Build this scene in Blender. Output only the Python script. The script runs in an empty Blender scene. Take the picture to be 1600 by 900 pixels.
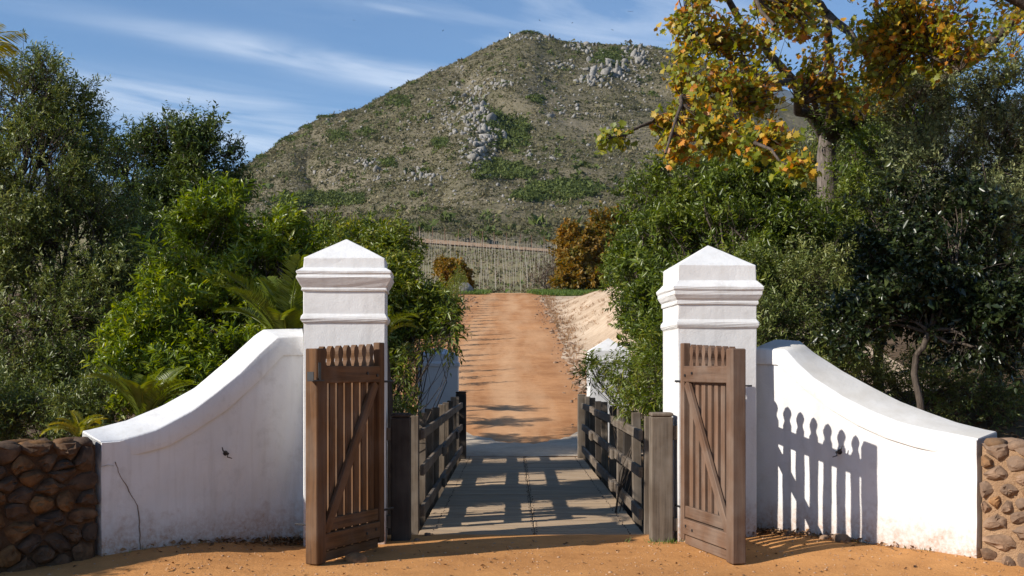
import bpy, bmesh, math, random
import numpy as np
from mathutils import Vector, Matrix

random.seed(7)
RNG = np.random.default_rng(11)
R = math.radians
SC = bpy.context.scene
COL = SC.collection

# ------------------------------------------------------------------ camera
F, CX, HY, CAMZ = 1757.0, 800.0, 578.0, 1.6      # focal length, centre column and horizon row of the 1600 x 900 photo
cam_d = bpy.data.cameras.new('camera')
cam_d.sensor_width = 36.0
cam_d.lens = 36.0 * F / 1600.0
cam_d.shift_y = (HY - 450.0) / 1600.0
cam_d.clip_start, cam_d.clip_end = 0.1, 40000.0
cam = bpy.data.objects.new('camera', cam_d)
cam.location = (0, 0, CAMZ)
cam.rotation_euler = (R(90), 0, 0)
COL.objects.link(cam)
SC.camera = cam

# ------------------------------------------------------------------ light
SUN_T = Vector((1.0, 0.50, -0.65)).normalized()   # the way the sunlight travels
SUN_EL = math.asin(-SUN_T.z)
SUN_AZ = math.atan2(-SUN_T.x, -SUN_T.y)           # clockwise from +Y
sun_d = bpy.data.lights.new('sun', 'SUN')
sun_d.energy = 5.0
sun_d.angle = R(0.53)
sun_d.color = (1.0, 0.93, 0.83)
sun = bpy.data.objects.new('sun', sun_d)
sun.rotation_euler = SUN_T.to_track_quat('-Z', 'Y').to_euler()
sun.location = (-30, -14, 30)
COL.objects.link(sun)

world = bpy.data.worlds.new('World')
SC.world = world
world.use_nodes = True
WT = world.node_tree
WT.nodes.clear()


def wn(t, **kw):
    n = WT.nodes.new(t)
    for k, v in kw.items():
        setattr(n, k, v)
    return n


def wmath(op, a, b=None, clamp=False):
    n = wn('ShaderNodeMath', operation=op, use_clamp=clamp)
    for i, v in enumerate((a, b)):
        if v is None:
            continue
        if isinstance(v, (int, float)):
            n.inputs[i].default_value = v
        else:
            WT.links.new(v, n.inputs[i])
    return n.outputs[0]


def build_world():
    sky = wn('ShaderNodeTexSky', sky_type='NISHITA', sun_disc=False)
    sky.sun_elevation = SUN_EL
    sky.sun_rotation = SUN_AZ
    sky.altitude = 300
    sky.air_density = 1.0
    sky.dust_density = 0.1
    sky.ozone_density = 5.5
    # thin high cloud on a level layer: the view direction meets that layer at dir.xy / dir.z
    tc = wn('ShaderNodeTexCoord')
    sep = wn('ShaderNodeSeparateXYZ')
    WT.links.new(tc.outputs['Generated'], sep.inputs[0])
    z = wmath('MAXIMUM', sep.outputs[2], 0.03)
    px = wmath('DIVIDE', sep.outputs[0], z)
    py = wmath('DIVIDE', sep.outputs[1], z)
    ang = math.atan2(0.44, 0.63)
    ca, sa = math.cos(ang), math.sin(ang)
    a = wmath('ADD', wmath('MULTIPLY', px, ca), wmath('MULTIPLY', py, sa))      # along the streaks
    b = wmath('SUBTRACT', wmath('MULTIPLY', py, ca), wmath('MULTIPLY', px, sa))  # across them
    comb = wn('ShaderNodeCombineXYZ')
    WT.links.new(wmath('MULTIPLY', a, 0.55), comb.inputs[0])
    WT.links.new(wmath('MULTIPLY', b, 1.5), comb.inputs[1])
    nz = wn('ShaderNodeTexNoise')
    nz.inputs['Scale'].default_value = 1.7
    nz.inputs['Detail'].default_value = 9
    nz.inputs['Roughness'].default_value = 0.55
    nz.inputs['Distortion'].default_value = 0.5
    WT.links.new(comb.outputs[0], nz.inputs['Vector'])

    def band(x0, y0, la, lb):
        # a soft bank of cirrus centred on pixel (x0, y0) of the photo
        zz = (HY - y0) / F
        qx, qy = ((x0 - CX) / F) / zz, 1.0 / zz
        a0, b0 = qx * ca + qy * sa, qy * ca - qx * sa
        da = wmath('DIVIDE', wmath('SUBTRACT', a, a0), la)
        db = wmath('DIVIDE', wmath('SUBTRACT', b, b0), lb)
        d2 = wmath('ADD', wmath('MULTIPLY', da, da), wmath('MULTIPLY', db, db))
        return wmath('EXPONENT', wmath('MULTIPLY', d2, -1.0))

    banks = None
    for (x0, y0, la, lb, s) in ((520, 96, 0.62, 0.13, 1.0), (640, 122, 0.4, 0.2, .8), (310, 165, 0.75, 0.3, .95), (420, 225, 0.8, 0.4, .7),
                                (940, 18, 0.5, 0.3, .8), (630, 18, 0.12, 0.04, .6), (760, 60, 0.5, 0.25, .45)):
        v = wmath('MULTIPLY', band(x0, y0, la, lb), s)
        banks = v if banks is None else wmath('MAXIMUM', banks, v)
    wisp = wn('ShaderNodeMapRange')
    wisp.inputs['From Min'].default_value = 0.36
    wisp.inputs['From Max'].default_value = 0.66
    WT.links.new(nz.outputs[0], wisp.inputs['Value'])
    faint = wn('ShaderNodeMapRange')
    faint.inputs['From Min'].default_value = 0.55
    faint.inputs['From Max'].default_value = 0.85
    WT.links.new(nz.outputs[0], faint.inputs['Value'])
    c1 = wmath('MULTIPLY', banks, wmath('ADD', wmath('MULTIPLY', wisp.outputs[0], 0.95), 0.04))
    cover = wmath('MULTIPLY', wmath('MAXIMUM', c1, wmath('MULTIPLY', faint.outputs[0], 0.12)), 0.9, True)
    mix = wn('ShaderNodeMix', data_type='RGBA')
    WT.links.new(cover, mix.inputs['Factor'])
    WT.links.new(sky.outputs[0], mix.inputs['A'])
    mix.inputs['B'].default_value = (7.4, 7.9, 8.6, 1)
    bg = wn('ShaderNodeBackground')
    bg.inputs['Strength'].default_value = 0.10
    WT.links.new(mix.outputs['Result'], bg.inputs['Color'])
    out = wn('ShaderNodeOutputWorld')
    WT.links.new(bg.outputs[0], out.inputs['Surface'])


build_world()
SC.view_settings.view_transform = 'Standard'
SC.view_settings.look = 'None'
SC.view_settings.exposure = 0.5
SC.view_settings.gamma = 1.0
SC.view_settings.use_curve_mapping = False
SC.render.engine = 'CYCLES'
SC.cycles.max_bounces = 6
SC.cycles.diffuse_bounces = 2
SC.cycles.glossy_bounces = 2
SC.cycles.transmission_bounces = 4
SC.cycles.use_denoising = True


# ------------------------------------------------------------------ helpers
def P(px, py, d):
    """photo pixel -> point at depth d (d comes from what the thing stands on)"""
    return Vector(((px - CX) / F * d, d, CAMZ - (py - HY) / F * d))


def tag(o, label=None, cat=None, group=None, kind=None):
    if label:
        o['label'] = label
    if cat:
        o['category'] = cat
    if group:
        o['group'] = group
    if kind:
        o['kind'] = kind
    return o


def empty(name, loc=(0, 0, 0), rz=0.0, label=None, cat=None, group=None, parent=None):
    o = bpy.data.objects.new(name, None)
    o.empty_display_size = 0.2
    COL.objects.link(o)
    o.location = loc
    o.rotation_euler = (0, 0, rz)
    o.parent = parent
    return tag(o, label, cat, group)


def link(name, me, mat=None, parent=None, loc=None, rot=None):
    o = bpy.data.objects.new(name, me)
    COL.objects.link(o)
    if mat is not None and not me.materials:
        me.materials.append(mat)
    o.parent = parent
    if loc is not None:
        o.location = loc
    if rot is not None:
        o.rotation_euler = rot
    return o


def copy_tree(o, parent=None):
    c = o.copy()
    COL.objects.link(c)
    c.parent = parent
    for ch in list(o.children):
        copy_tree(ch, c)
    return c


def np_mesh(name, verts, faces, smooth=False, attr=None):
    """mesh from numpy arrays; faces is (n, 3) or (n, 4)"""
    verts = np.asarray(verts, dtype=np.float32)
    faces = np.asarray(faces, dtype=np.int32)
    me = bpy.data.meshes.new(name)
    nv, (nf, k) = len(verts), faces.shape
    me.vertices.add(nv)
    me.vertices.foreach_set('co', verts.ravel())
    me.loops.add(nf * k)
    me.loops.foreach_set('vertex_index', faces.ravel())
    me.polygons.add(nf)
    me.polygons.foreach_set('loop_start', np.arange(0, nf * k, k, dtype=np.int32))
    me.polygons.foreach_set('loop_total', np.full(nf, k, dtype=np.int32))
    if smooth:
        me.polygons.foreach_set('use_smooth', np.ones(nf, dtype=bool))
    if attr is not None:
        a = me.attributes.new('tone', 'FLOAT', 'POINT')
        a.data.foreach_set('value', np.asarray(attr, dtype=np.float32))
    me.update(calc_edges=True)
    return me


def py_mesh(name, verts, faces, smooth=False):
    me = bpy.data.meshes.new(name)
    me.from_pydata([tuple(v) for v in verts], [], faces)
    if smooth:
        for p in me.polygons:
            p.use_smooth = True
    me.update()
    return me


def bm_mesh(name, bm, smooth=False):
    me = bpy.data.meshes.new(name)
    bmesh.ops.recalc_face_normals(bm, faces=bm.faces)
    bm.to_mesh(me)
    bm.free()
    if smooth:
        for p in me.polygons:
            p.use_smooth = True
    return me


def box_bm(x0, x1, y0, y1, z0, z1, bev=0.0, bm=None, jit=0.0):
    b = bmesh.new()
    vs = [b.verts.new((x + random.uniform(-jit, jit), y + random.uniform(-jit, jit), z + random.uniform(-jit, jit)))
          for x in (x0, x1) for y in (y0, y1) for z in (z0, z1)]
    for f in ((0, 1, 3, 2), (4, 6, 7, 5), (0, 4, 5, 1), (2, 3, 7, 6), (0, 2, 6, 4), (1, 5, 7, 3)):
        b.faces.new([vs[i] for i in f])
    if bev:
        bmesh.ops.bevel(b, geom=list(b.edges), offset=bev, segments=1, affect='EDGES', clamp_overlap=True)
    if bm is None:
        return b
    me = bpy.data.meshes.new('tmp')
    b.to_mesh(me)
    b.free()
    bm.from_mesh(me)
    bpy.data.meshes.remove(me)
    return bm


def box(name, x0, x1, y0, y1, z0, z1, mat, parent=None, bev=0.006, jit=0.0, rot=None):
    cx, cy, cz = (x0 + x1) / 2, (y0 + y1) / 2, (z0 + z1) / 2
    o = link(name, bm_mesh(name, box_bm(x0 - cx, x1 - cx, y0 - cy, y1 - cy, z0 - cz, z1 - cz, bev, jit=jit)), mat, parent, (cx, cy, cz))
    if rot:
        o.rotation_euler = rot
    return o


def bar(name, p0, p1, w, h, mat, parent=None, bev=0.006, up=(0, 0, 1)):
    """a squared timber from p0 to p1 whose long axis is its local X"""
    p0, p1 = Vector(p0), Vector(p1)
    d = p1 - p0
    L = d.length
    x = d.normalized()
    y = Vector(up).cross(x).normalized()
    z = x.cross(y)
    o = link(name, bm_mesh(name, box_bm(-L / 2, L / 2, -w / 2, w / 2, -h / 2, h / 2, bev)), mat, parent)
    m = Matrix((x, y, z)).transposed().to_4x4()
    m.translation = (p0 + p1) / 2
    o.matrix_basis = m
    return o


def tube(pts, radii, sides=7, base=0):
    """verts and quad faces of a tapering tube"""
    pts = [Vector(p) for p in pts]
    V, Q = [], []
    ref = Vector((0.31, 0.87, 0.11))
    for i, p in enumerate(pts):
        t = (pts[min(i + 1, len(pts) - 1)] - pts[max(i - 1, 0)]).normalized()
        u = t.cross(ref)
        if u.length < 1e-3:
            u = t.cross(Vector((1, 0, 0)))
        u.normalize()
        v = t.cross(u)
        for k in range(sides):
            a = 2 * math.pi * k / sides
            V.append(p + (u * math.cos(a) + v * math.sin(a)) * radii[i])
    for i in range(len(pts) - 1):
        for k in range(sides):
            k2 = (k + 1) % sides
            Q.append((base + i * sides + k, base + i * sides + k2, base + (i + 1) * sides + k2, base + (i + 1) * sides + k))
    return V, Q


def cyl(name, p0, p1, r, mat, parent=None, sides=8):
    V, Q = tube([p0, p1], [r, r], sides)
    Q += [tuple(range(sides))[::-1], tuple(range(sides, 2 * sides))]
    return link(name, py_mesh(name, V, Q), mat, parent)


def hash2(ix, iy, seed):
    h = (ix.astype(np.int64) * 374761393 + iy.astype(np.int64) * 668265263 + seed * 1442695041) & 0xffffffff
    h = ((h ^ (h >> 13)) * 1274126177) & 0xffffffff
    h = h ^ (h >> 16)
    return (h & 0xffffff).astype(np.float64) / 0xffffff


def vnoise(x, y, seed=0):
    x, y = np.asarray(x, float), np.asarray(y, float)
    ix, iy = np.floor(x), np.floor(y)
    fx, fy = x - ix, y - iy
    fx, fy = fx * fx * (3 - 2 * fx), fy * fy * (3 - 2 * fy)
    a, b = hash2(ix, iy, seed), hash2(ix + 1, iy, seed)
    c, d = hash2(ix, iy + 1, seed), hash2(ix + 1, iy + 1, seed)
    return (a * (1 - fx) + b * fx) * (1 - fy) + (c * (1 - fx) + d * fx) * fy


def fbm(x, y, seed=0, octaves=4):
    s, amp, tot = 0.0, 1.0, 0.0
    for o in range(octaves):
        s = s + amp * (vnoise(np.asarray(x) * 2 ** o, np.asarray(y) * 2 ** o, seed + o * 17) - 0.5)
        tot += amp
        amp *= 0.5
    return s / tot * 2


def sstep(a, b, x):
    t = np.clip((np.asarray(x, float) - a) / (b - a), 0, 1)
    return t * t * (3 - 2 * t)


# ------------------------------------------------------------------ materials
class Mat:
    def __init__(self, name):
        self.m = bpy.data.materials.new(name)
        self.m.use_nodes = True
        self.t = self.m.node_tree
        self.b = self.t.nodes['Principled BSDF']
        self.out = self.t.nodes['Material Output']

    def n(self, t, **kw):
        nd = self.t.nodes.new(t)
        for k, v in kw.items():
            if k in nd.inputs:
                nd.inputs[k].default_value = v
            else:
                setattr(nd, k, v)
        return nd

    def l(self, a, b):
        self.t.links.new(a, b)

    def coords(self, kind='Object', scale=(1, 1, 1)):
        tc = self.n('ShaderNodeTexCoord')
        mp = self.n('ShaderNodeMapping')
        mp.inputs['Scale'].default_value = scale
        if kind == 'World':
            g = self.n('ShaderNodeNewGeometry')
            self.l(g.outputs['Position'], mp.inputs['Vector'])
        else:
            self.l(tc.outputs[kind], mp.inputs['Vector'])
        return mp.outputs[0]

    def noise(self, vec, scale, detail=5, rough=0.55, dist=0.0):
        nd = self.n('ShaderNodeTexNoise')
        nd.inputs['Scale'].default_value = scale
        nd.inputs['Detail'].default_value = detail
        nd.inputs['Roughness'].default_value = rough
        nd.inputs['Distortion'].default_value = dist
        self.l(vec, nd.inputs['Vector'])
        return nd.outputs[0]

    def ramp(self, fac, stops):
        r = self.n('ShaderNodeValToRGB')
        while len(r.color_ramp.elements) < len(stops):
            r.color_ramp.elements.new(0.5)
        for e, (p, c) in zip(r.color_ramp.elements, stops):
            e.position = p
            e.color = (*c, 1) if len(c) == 3 else c
        self.l(fac, r.inputs[0])
        return r.outputs[0]

    def mix(self, fac, a, b, blend='MIX'):
        mx = self.n('ShaderNodeMix', data_type='RGBA', blend_type=blend)
        for key, v in (('Factor', fac), ('A', a), ('B', b)):
            if isinstance(v, (int, float)):
                mx.inputs[key].default_value = v
            elif isinstance(v, tuple):
                mx.inputs[key].default_value = (*v, 1) if len(v) == 3 else v
            else:
                self.l(v, mx.inputs[key])
        return mx.outputs['Result']

    def math(self, op, a, b=0.0, clamp=False):
        nd = self.n('ShaderNodeMath', operation=op, use_clamp=clamp)
        for i, v in enumerate((a, b)):
            if isinstance(v, (int, float)):
                nd.inputs[i].default_value = v
            else:
                self.l(v, nd.inputs[i])
        return nd.outputs[0]

    def maprange(self, v, a, b, c=0.0, d=1.0):
        nd = self.n('ShaderNodeMapRange')
        for k, x in zip(('From Min', 'From Max', 'To Min', 'To Max'), (a, b, c, d)):
            nd.inputs[k].default_value = x
        self.l(v, nd.inputs['Value'])
        return nd.outputs[0]

    def bump(self, height, strength=0.3, dist=0.02, prev=None):
        bp = self.n('ShaderNodeBump')
        bp.inputs['Strength'].default_value = strength
        bp.inputs['Distance'].default_value = dist
        self.l(height, bp.inputs['Height'])
        if prev is not None:
            self.l(prev, bp.inputs['Normal'])
        self.l(bp.outputs[0], self.b.inputs['Normal'])
        return bp.outputs[0]

    def base(self, c, rough=0.85, spec=0.3):
        if isinstance(c, tuple):
            self.b.inputs['Base Color'].default_value = (*c, 1)
        else:
            self.l(c, self.b.inputs['Base Color'])
        self.b.inputs['Roughness'].default_value = rough
        self.b.inputs['Specular IOR Level'].default_value = spec
        return self.m


def mat_plaster(name, dirt=1.0, base_z=0.0, tint=None):
    M = Mat(name)
    v = M.coords('World')
    big = M.noise(v, 1.6, 5)
    mid = M.noise(v, 9, 6, 0.6)
    streak = M.noise(M.coords('World', (14, 14, 1.1)), 1.0, 4)
    c = M.ramp(big, [(0.3, (0.575, 0.57, 0.56)), (0.7, (0.67, 0.67, 0.665))])
    c = M.mix(M.maprange(streak, 0.52, 0.78, 0, 0.38), c, (0.44, 0.42, 0.39))
    if tint:
        c = M.mix(M.maprange(M.noise(v, 3.0, 5, 0.6), 0.25, 0.6, 0.35, 0.9), c, tint)
    # faint grey weathering blotches
    c = M.mix(M.maprange(M.noise(v, 4.5, 7, 0.7), 0.54, 0.74, 0, 0.42), c, (0.38, 0.365, 0.34))
    # soil splashed on the foot of the wall
    g = M.n('ShaderNodeNewGeometry')
    s = M.n('ShaderNodeSeparateXYZ')
    M.l(g.outputs['Position'], s.inputs[0])
    hz = M.math('ADD', M.math('SUBTRACT', s.outputs[2], base_z), M.math('MULTIPLY', M.math('SUBTRACT', mid, 0.5), -0.45))
    d = M.maprange(hz, 0.40, 0.0, 0, 1.0 * dirt)
    spl = M.maprange(M.noise(v, 30, 4, 0.7), 0.38, 0.62)
    c = M.mix(M.math('MULTIPLY', d, M.math('ADD', M.math('MULTIPLY', spl, 0.6), 0.4)), c, (0.34, 0.18, 0.09))
    h = M.math('ADD', M.math('MULTIPLY', big, 0.9), M.math('ADD', M.math('MULTIPLY', mid, 0.5), M.math('MULTIPLY', M.noise(v, 70, 3), 0.22)))
    M.bump(h, 0.28, 0.03)
    return M.base(c, 0.8, 0.25)


def mat_wood(name, dark, light, axis='x', rough=0.75, grey=0.0):
    M = Mat(name)
    sc = {'x': (1.2, 26, 26), 'y': (26, 1.2, 26), 'z': (26, 26, 1.2)}[axis]
    oi = M.n('ShaderNodeObjectInfo')
    mp = M.n('ShaderNodeVectorMath', operation='ADD')
    M.l(M.coords('Object', sc), mp.inputs[0])
    ofs = M.n('ShaderNodeCombineXYZ')
    for i in range(3):
        M.l(M.math('MULTIPLY', oi.outputs['Random'], 37.0 + 11 * i), ofs.inputs[i])
    M.l(ofs.outputs[0], mp.inputs[1])
    grain = M.noise(mp.outputs[0], 1.0, 6, 0.62, 0.4)
    fine = M.noise(mp.outputs[0], 3.7, 3, 0.6)
    c = M.ramp(M.math('ADD', M.math('MULTIPLY', grain, 0.75), M.math('MULTIPLY', fine, 0.25)), [(0.34, dark), (0.66, light)])
    c = M.mix(M.maprange(oi.outputs['Random'], 0, 1, 0.0, 0.3), c, tuple(x * 0.55 for x in dark))
    if grey:
        blot = M.noise(M.coords('World'), 3.0, 5)
        c = M.mix(M.maprange(blot, 0.42, 0.68, 0, grey), c, (0.30, 0.265, 0.225))
    M.bump(grain, 0.35, 0.006)
    return M.base(c, rough, 0.3)


def mat_dirt(name, dark, light, pale=None, sc=1.0, bump=0.5):
    M = Mat(name)
    v = M.coords('World')
    big = M.noise(v, 0.45 * sc, 5)
    mid = M.noise(v, 3.2 * sc, 7, 0.65)
    fine = M.noise(v, 38 * sc, 5, 0.7)
    f = M.math('ADD', M.math('MULTIPLY', big, 0.45), M.math('ADD', M.math('MULTIPLY', mid, 0.35), M.math('MULTIPLY', fine, 0.2)))
    c = M.ramp(f, [(0.36, dark), (0.62, light)])
    if pale:
        tr = M.noise(M.coords('World', (1.1, 0.05, 1)), 1.0, 6, 0.6)       # wheel-worn streaks along the way
        c = M.mix(M.maprange(tr, 0.44, 0.66, 0, 0.5), c, pale)
        g = M.n('ShaderNodeNewGeometry')
        sp = M.n('ShaderNodeSeparateXYZ')
        M.l(g.outputs['Position'], sp.inputs[0])
        wob = M.math('MULTIPLY', M.math('SUBTRACT', M.noise(M.coords('World', (.3, .07, 1)), 1.0, 3), .5), 1.6)
        xx = M.math('ADD', sp.outputs[0], wob)
        for x0 in (-1.75, -.1):                       # two wheel-worn tracks
            dd = M.math('ABSOLUTE', M.math('SUBTRACT', xx, x0))
            c = M.mix(M.math('MULTIPLY', M.maprange(dd, .5, .1, 0, .5), M.maprange(mid, .3, .6, .3, 1)), c, pale)
        ed = M.math('ABSOLUTE', M.math('SUBTRACT', xx, -.6))
        c = M.mix(M.maprange(ed, 1.6, 2.9, 0, .55), c, dark)     # unworn redder soil towards the edges
    grit = M.maprange(M.noise(v, 95 * sc, 2), 0.62, 0.74)
    c = M.mix(M.math('MULTIPLY', grit, 0.5), c, tuple(min(1, x * 1.5 + 0.05) for x in light))
    h = M.math('ADD', mid, M.math('MULTIPLY', fine, 0.5))
    M.bump(h, bump, 0.04)
    return M.base(c, 0.95, 0.1)


def mat_leaf(name, stops, trans=0.35, rough=0.42, spec=0.5):
    """stops: colours picked by each leaf's own tone"""
    M = Mat(name)
    at = M.n('ShaderNodeAttribute', attribute_name='tone')
    c = M.ramp(at.outputs['Fac'], stops)
    M.base(c, rough, spec)
    tr = M.n('ShaderNodeBsdfTranslucent')
    hs = M.n('ShaderNodeHueSaturation')
    hs.inputs['Saturation'].default_value = 1.15
    hs.inputs['Value'].default_value = 1.6
    hs.inputs['Hue'].default_value = 0.485
    M.l(c, hs.inputs['Color'])
    M.l(hs.outputs[0], tr.inputs['Color'])
    mx = M.n('ShaderNodeMixShader')
    mx.inputs[0].default_value = trans
    M.l(M.b.outputs[0], mx.inputs[1])
    M.l(tr.outputs[0], mx.inputs[2])
    M.l(mx.outputs[0], M.out.inputs['Surface'])
    return M.m


def mat_bark(name, dark, light):
    M = Mat(name)
    v = M.coords('World', (9, 9, 2.2))
    n = M.noise(v, 2.2, 6, 0.65, 0.6)
    M.bump(n, 0.7, 0.03)
    return M.base(M.ramp(n, [(0.35, dark), (0.65, light)]), 0.9, 0.15)


def mat_rock(name, dark, light, moss=None, sc=1.0, var=0.5):
    M = Mat(name)
    v = M.coords('World')
    n = M.noise(v, 4 * sc, 7, 0.65)
    c = M.ramp(n, [(0.35, dark), (0.65, light)])
    oi = M.n('ShaderNodeObjectInfo')
    if moss:
        c = M.mix(M.maprange(oi.outputs['Random'], 0.0, 1.0, 0, var), c, moss)
    M.bump(M.math('ADD', n, M.math('MULTIPLY', M.noise(v, 22 * sc, 4), 0.3)), 0.6, 0.05 / sc)
    return M.base(c, 0.85, 0.2)


MT = {}
MT['plaster'] = mat_plaster('white_plaster')
MT['plaster_worn'] = mat_plaster('white_plaster_worn', 1.0, 0.0, (0.44, 0.42, 0.385))
MT['plaster_clean'] = mat_plaster('white_plaster_far', 0.5, 0.0)
GD, GL = (0.060, 0.026, 0.009), (0.185, 0.085, 0.029)
HD, HL = (0.085, 0.045, 0.026), (0.185, 0.108, 0.068)
for ax in 'xz':
    MT['gate_a_' + ax] = mat_wood('stained_wood_warm_' + ax, GD, GL, ax, .75, .16)
    MT['gate_b_' + ax] = mat_wood('stained_wood_cool_' + ax, HD, HL, ax, .75, .22)
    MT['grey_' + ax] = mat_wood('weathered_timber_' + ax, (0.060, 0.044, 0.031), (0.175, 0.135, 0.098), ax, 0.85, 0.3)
    MT['dark_' + ax] = mat_wood('dark_timber_' + ax, (0.018, 0.014, 0.011), (0.046, 0.035, 0.027), ax, 0.85, 0.1)  # dark timber, taken darker still for the gate shade on the near post
MT['deck'] = mat_wood('deck_boards', (0.26, 0.18, 0.108), (0.50, 0.37, 0.245), 'x', 0.9, 0.15)
MT['iron'] = Mat('black_iron').base((0.018, 0.018, 0.02), 0.45, 0.5)
MT['nail'] = Mat('rusty_nail').base((0.06, 0.04, 0.028), 0.7, 0.4)
MT['dirt'] = mat_dirt('red_dirt', (0.32, 0.145, 0.05), (0.56, 0.275, 0.098))
MT['road'] = mat_dirt('red_dirt_road', (0.27, 0.12, 0.048), (0.50, 0.255, 0.115), (0.56, 0.345, 0.19))
MT['bank'] = mat_dirt('pale_dry_bank', (0.30, 0.21, 0.135), (0.60, 0.47, 0.34), None, 0.8, 0.9)
MT['bank_red'] = mat_dirt('tan_terrace', (0.24, 0.15, 0.085), (0.42, 0.285, 0.175), None, .5, .8)
MT['soil'] = mat_dirt('leaf_litter_soil', (0.05, 0.034, 0.02), (0.16, 0.105, 0.06))
MT['slope'] = mat_dirt('vineyard_soil', (0.10, 0.115, 0.05), (0.27, 0.21, 0.12), None, 0.14, 0.8)
MT['grass_soil'] = mat_dirt('lawn_soil', (0.05, 0.085, 0.02), (0.09, 0.14, 0.03))
MT['concrete'] = mat_dirt('pebbled_concrete', (0.34, 0.27, 0.20), (0.54, 0.45, 0.34), None, 2.0, 0.6)
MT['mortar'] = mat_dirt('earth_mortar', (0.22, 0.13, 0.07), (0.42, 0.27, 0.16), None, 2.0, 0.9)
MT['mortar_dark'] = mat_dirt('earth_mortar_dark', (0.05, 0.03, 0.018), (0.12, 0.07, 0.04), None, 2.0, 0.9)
MT['stone'] = mat_rock('field_stone', (0.12, 0.075, 0.048), (0.34, 0.215, 0.135), (0.15, 0.105, 0.075), 2.0, 0.7)
MT['stone_rust'] = mat_rock('rust_field_stone', (0.13, 0.07, 0.035), (0.38, 0.20, 0.085), (0.12, 0.08, 0.05), 2.0, 0.7)
MT['stone_dark'] = mat_rock('dark_field_stone', (0.045, 0.026, 0.015), (0.16, 0.095, 0.052), (0.05, 0.036, 0.028), 2.6, 0.8)  # field stone darkened so its colour carries the left wall's shade
MT['stone_dark_rust'] = mat_rock('dark_rust_stone', (0.06, 0.03, 0.012), (0.24, 0.125, 0.05), (0.07, 0.04, 0.022), 2.6, 0.6)  # rust stone with the same wall shade put into its colour
MT['rock'] = mat_rock('hill_rock', (0.14, 0.132, 0.12), (0.38, 0.362, 0.335), (0.15, 0.138, 0.118), 0.35, 0.7)
MT['bark'] = mat_bark('grey_brown_bark', (0.035, 0.026, 0.02), (0.12, 0.095, 0.075))
MT['bark_plane'] = mat_bark('plane_bark', (0.07, 0.055, 0.045), (0.22, 0.185, 0.16))
MT['stake'] = Mat('grey_stake').base((0.36, 0.32, 0.265), 0.9, 0.1)
MT['stake_dark'] = Mat('rusty_stake').base((0.14, 0.08, 0.055), 0.9, 0.1)
MT['crack'] = Mat('crack_line').base((0.20, 0.15, 0.11), 0.95, 0.05)
MT['bird'] = Mat('bird_black').base((0.012, 0.012, 0.012), 0.7, 0.2)
MT['beacon'] = Mat('beacon_white').base((0.75, 0.75, 0.75), 0.6, 0.3)

LEAF = {
    'olive': mat_leaf('leaf_olive', [(0, (0.0586, 0.0833, 0.0167)), (0.5, (0.1172, 0.1528, 0.0335)), (1, (0.2247, 0.2344, 0.0698))], 0.25, 0.42),
    'dark': mat_leaf('leaf_dark', [(0, (0.0324, 0.0528, 0.0121)), (0.6, (0.0689, 0.1025, 0.0203)), (1, (0.1417, 0.1786, 0.0378))], 0.25, 0.38),
    'bright': mat_leaf('leaf_bright', [(0, (0.0674, 0.1085, 0.0109)), (0.55, (0.1432, 0.2041, 0.0197)), (1, (0.278, 0.2998, 0.0383))], 0.38, 0.38),
    'mid': mat_leaf('leaf_mid', [(0, (0.0615, 0.0879, 0.0113)), (0.55, (0.1229, 0.1672, 0.0204)), (1, (0.2662, 0.255, 0.0409))], 0.32, 0.40),
    'gloss': mat_leaf('leaf_glossy', [(0, (0.010, 0.016, 0.006)), (0.6, (0.024, 0.038, 0.011)), (1, (0.070, 0.088, 0.026))], 0.2, 0.34, 0.5),
    'grey': mat_leaf('leaf_grey', [(0, (0.1134, 0.1363, 0.0528)), (0.6, (0.1965, 0.2232, 0.0892)), (1, (0.315, 0.3242, 0.1521))], 0.25, 0.5),
    'plane': mat_leaf('leaf_autumn', [(0, (0.132, 0.1671, 0.0151)), (0.35, (0.2507, 0.2539, 0.0194)), (0.6, (0.4751, 0.3075, 0.0216)), (0.8, (0.5542, 0.2273, 0.0194)), (1, (0.2639, 0.1003, 0.0238))], 0.42, 0.5),
    'hedge': mat_leaf('leaf_hedge', [(0, (0.034, 0.054, 0.011)), (0.5, (0.112, 0.158, 0.022)), (1, (0.235, 0.262, 0.048))], 0.36, 0.38),
    'orange': mat_leaf('leaf_orange', [(0, (0.0972, 0.0994, 0.0139)), (0.5, (0.2122, 0.1292, 0.0139)), (1, (0.3006, 0.1591, 0.0173))], 0.35, 0.6),
    'brown': mat_leaf('leaf_brown', [(0, (0.06, 0.04, 0.025)), (1, (0.16, 0.11, 0.07))], 0.2, 0.7),
    'cycad': mat_leaf('leaf_cycad', [(0, (0.0585, 0.091, 0.013)), (0.6, (0.1365, 0.169, 0.0182)), (1, (0.39, 0.325, 0.0286))], 0.35, 0.35),
    'grass': mat_leaf('leaf_grass', [(0, (0.07, 0.13, 0.02)), (1, (0.14, 0.2, 0.035))], 0.35, 0.6),
    'scrub': mat_leaf('leaf_scrub', [(0, (0.0641, 0.0682, 0.028)), (0.5, (0.1496, 0.1364, 0.0727)), (0.85, (0.2367, 0.1984, 0.1189)), (1, (0.0764, 0.1163, 0.0252))], 0.15, 0.8, 0.1),
    'hillbush': mat_leaf('leaf_hill_bush', [(0, (0.0403, 0.0594, 0.015)), (1, (0.1207, 0.1485, 0.036))], 0.2, 0.7, 0.2),
    'litter': mat_leaf('leaf_litter', [(0, (0.06, 0.035, 0.02)), (0.5, (0.2, 0.11, 0.05)), (1, (0.34, 0.2, 0.1))], 0.15, 0.8, 0.15),
}

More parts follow.
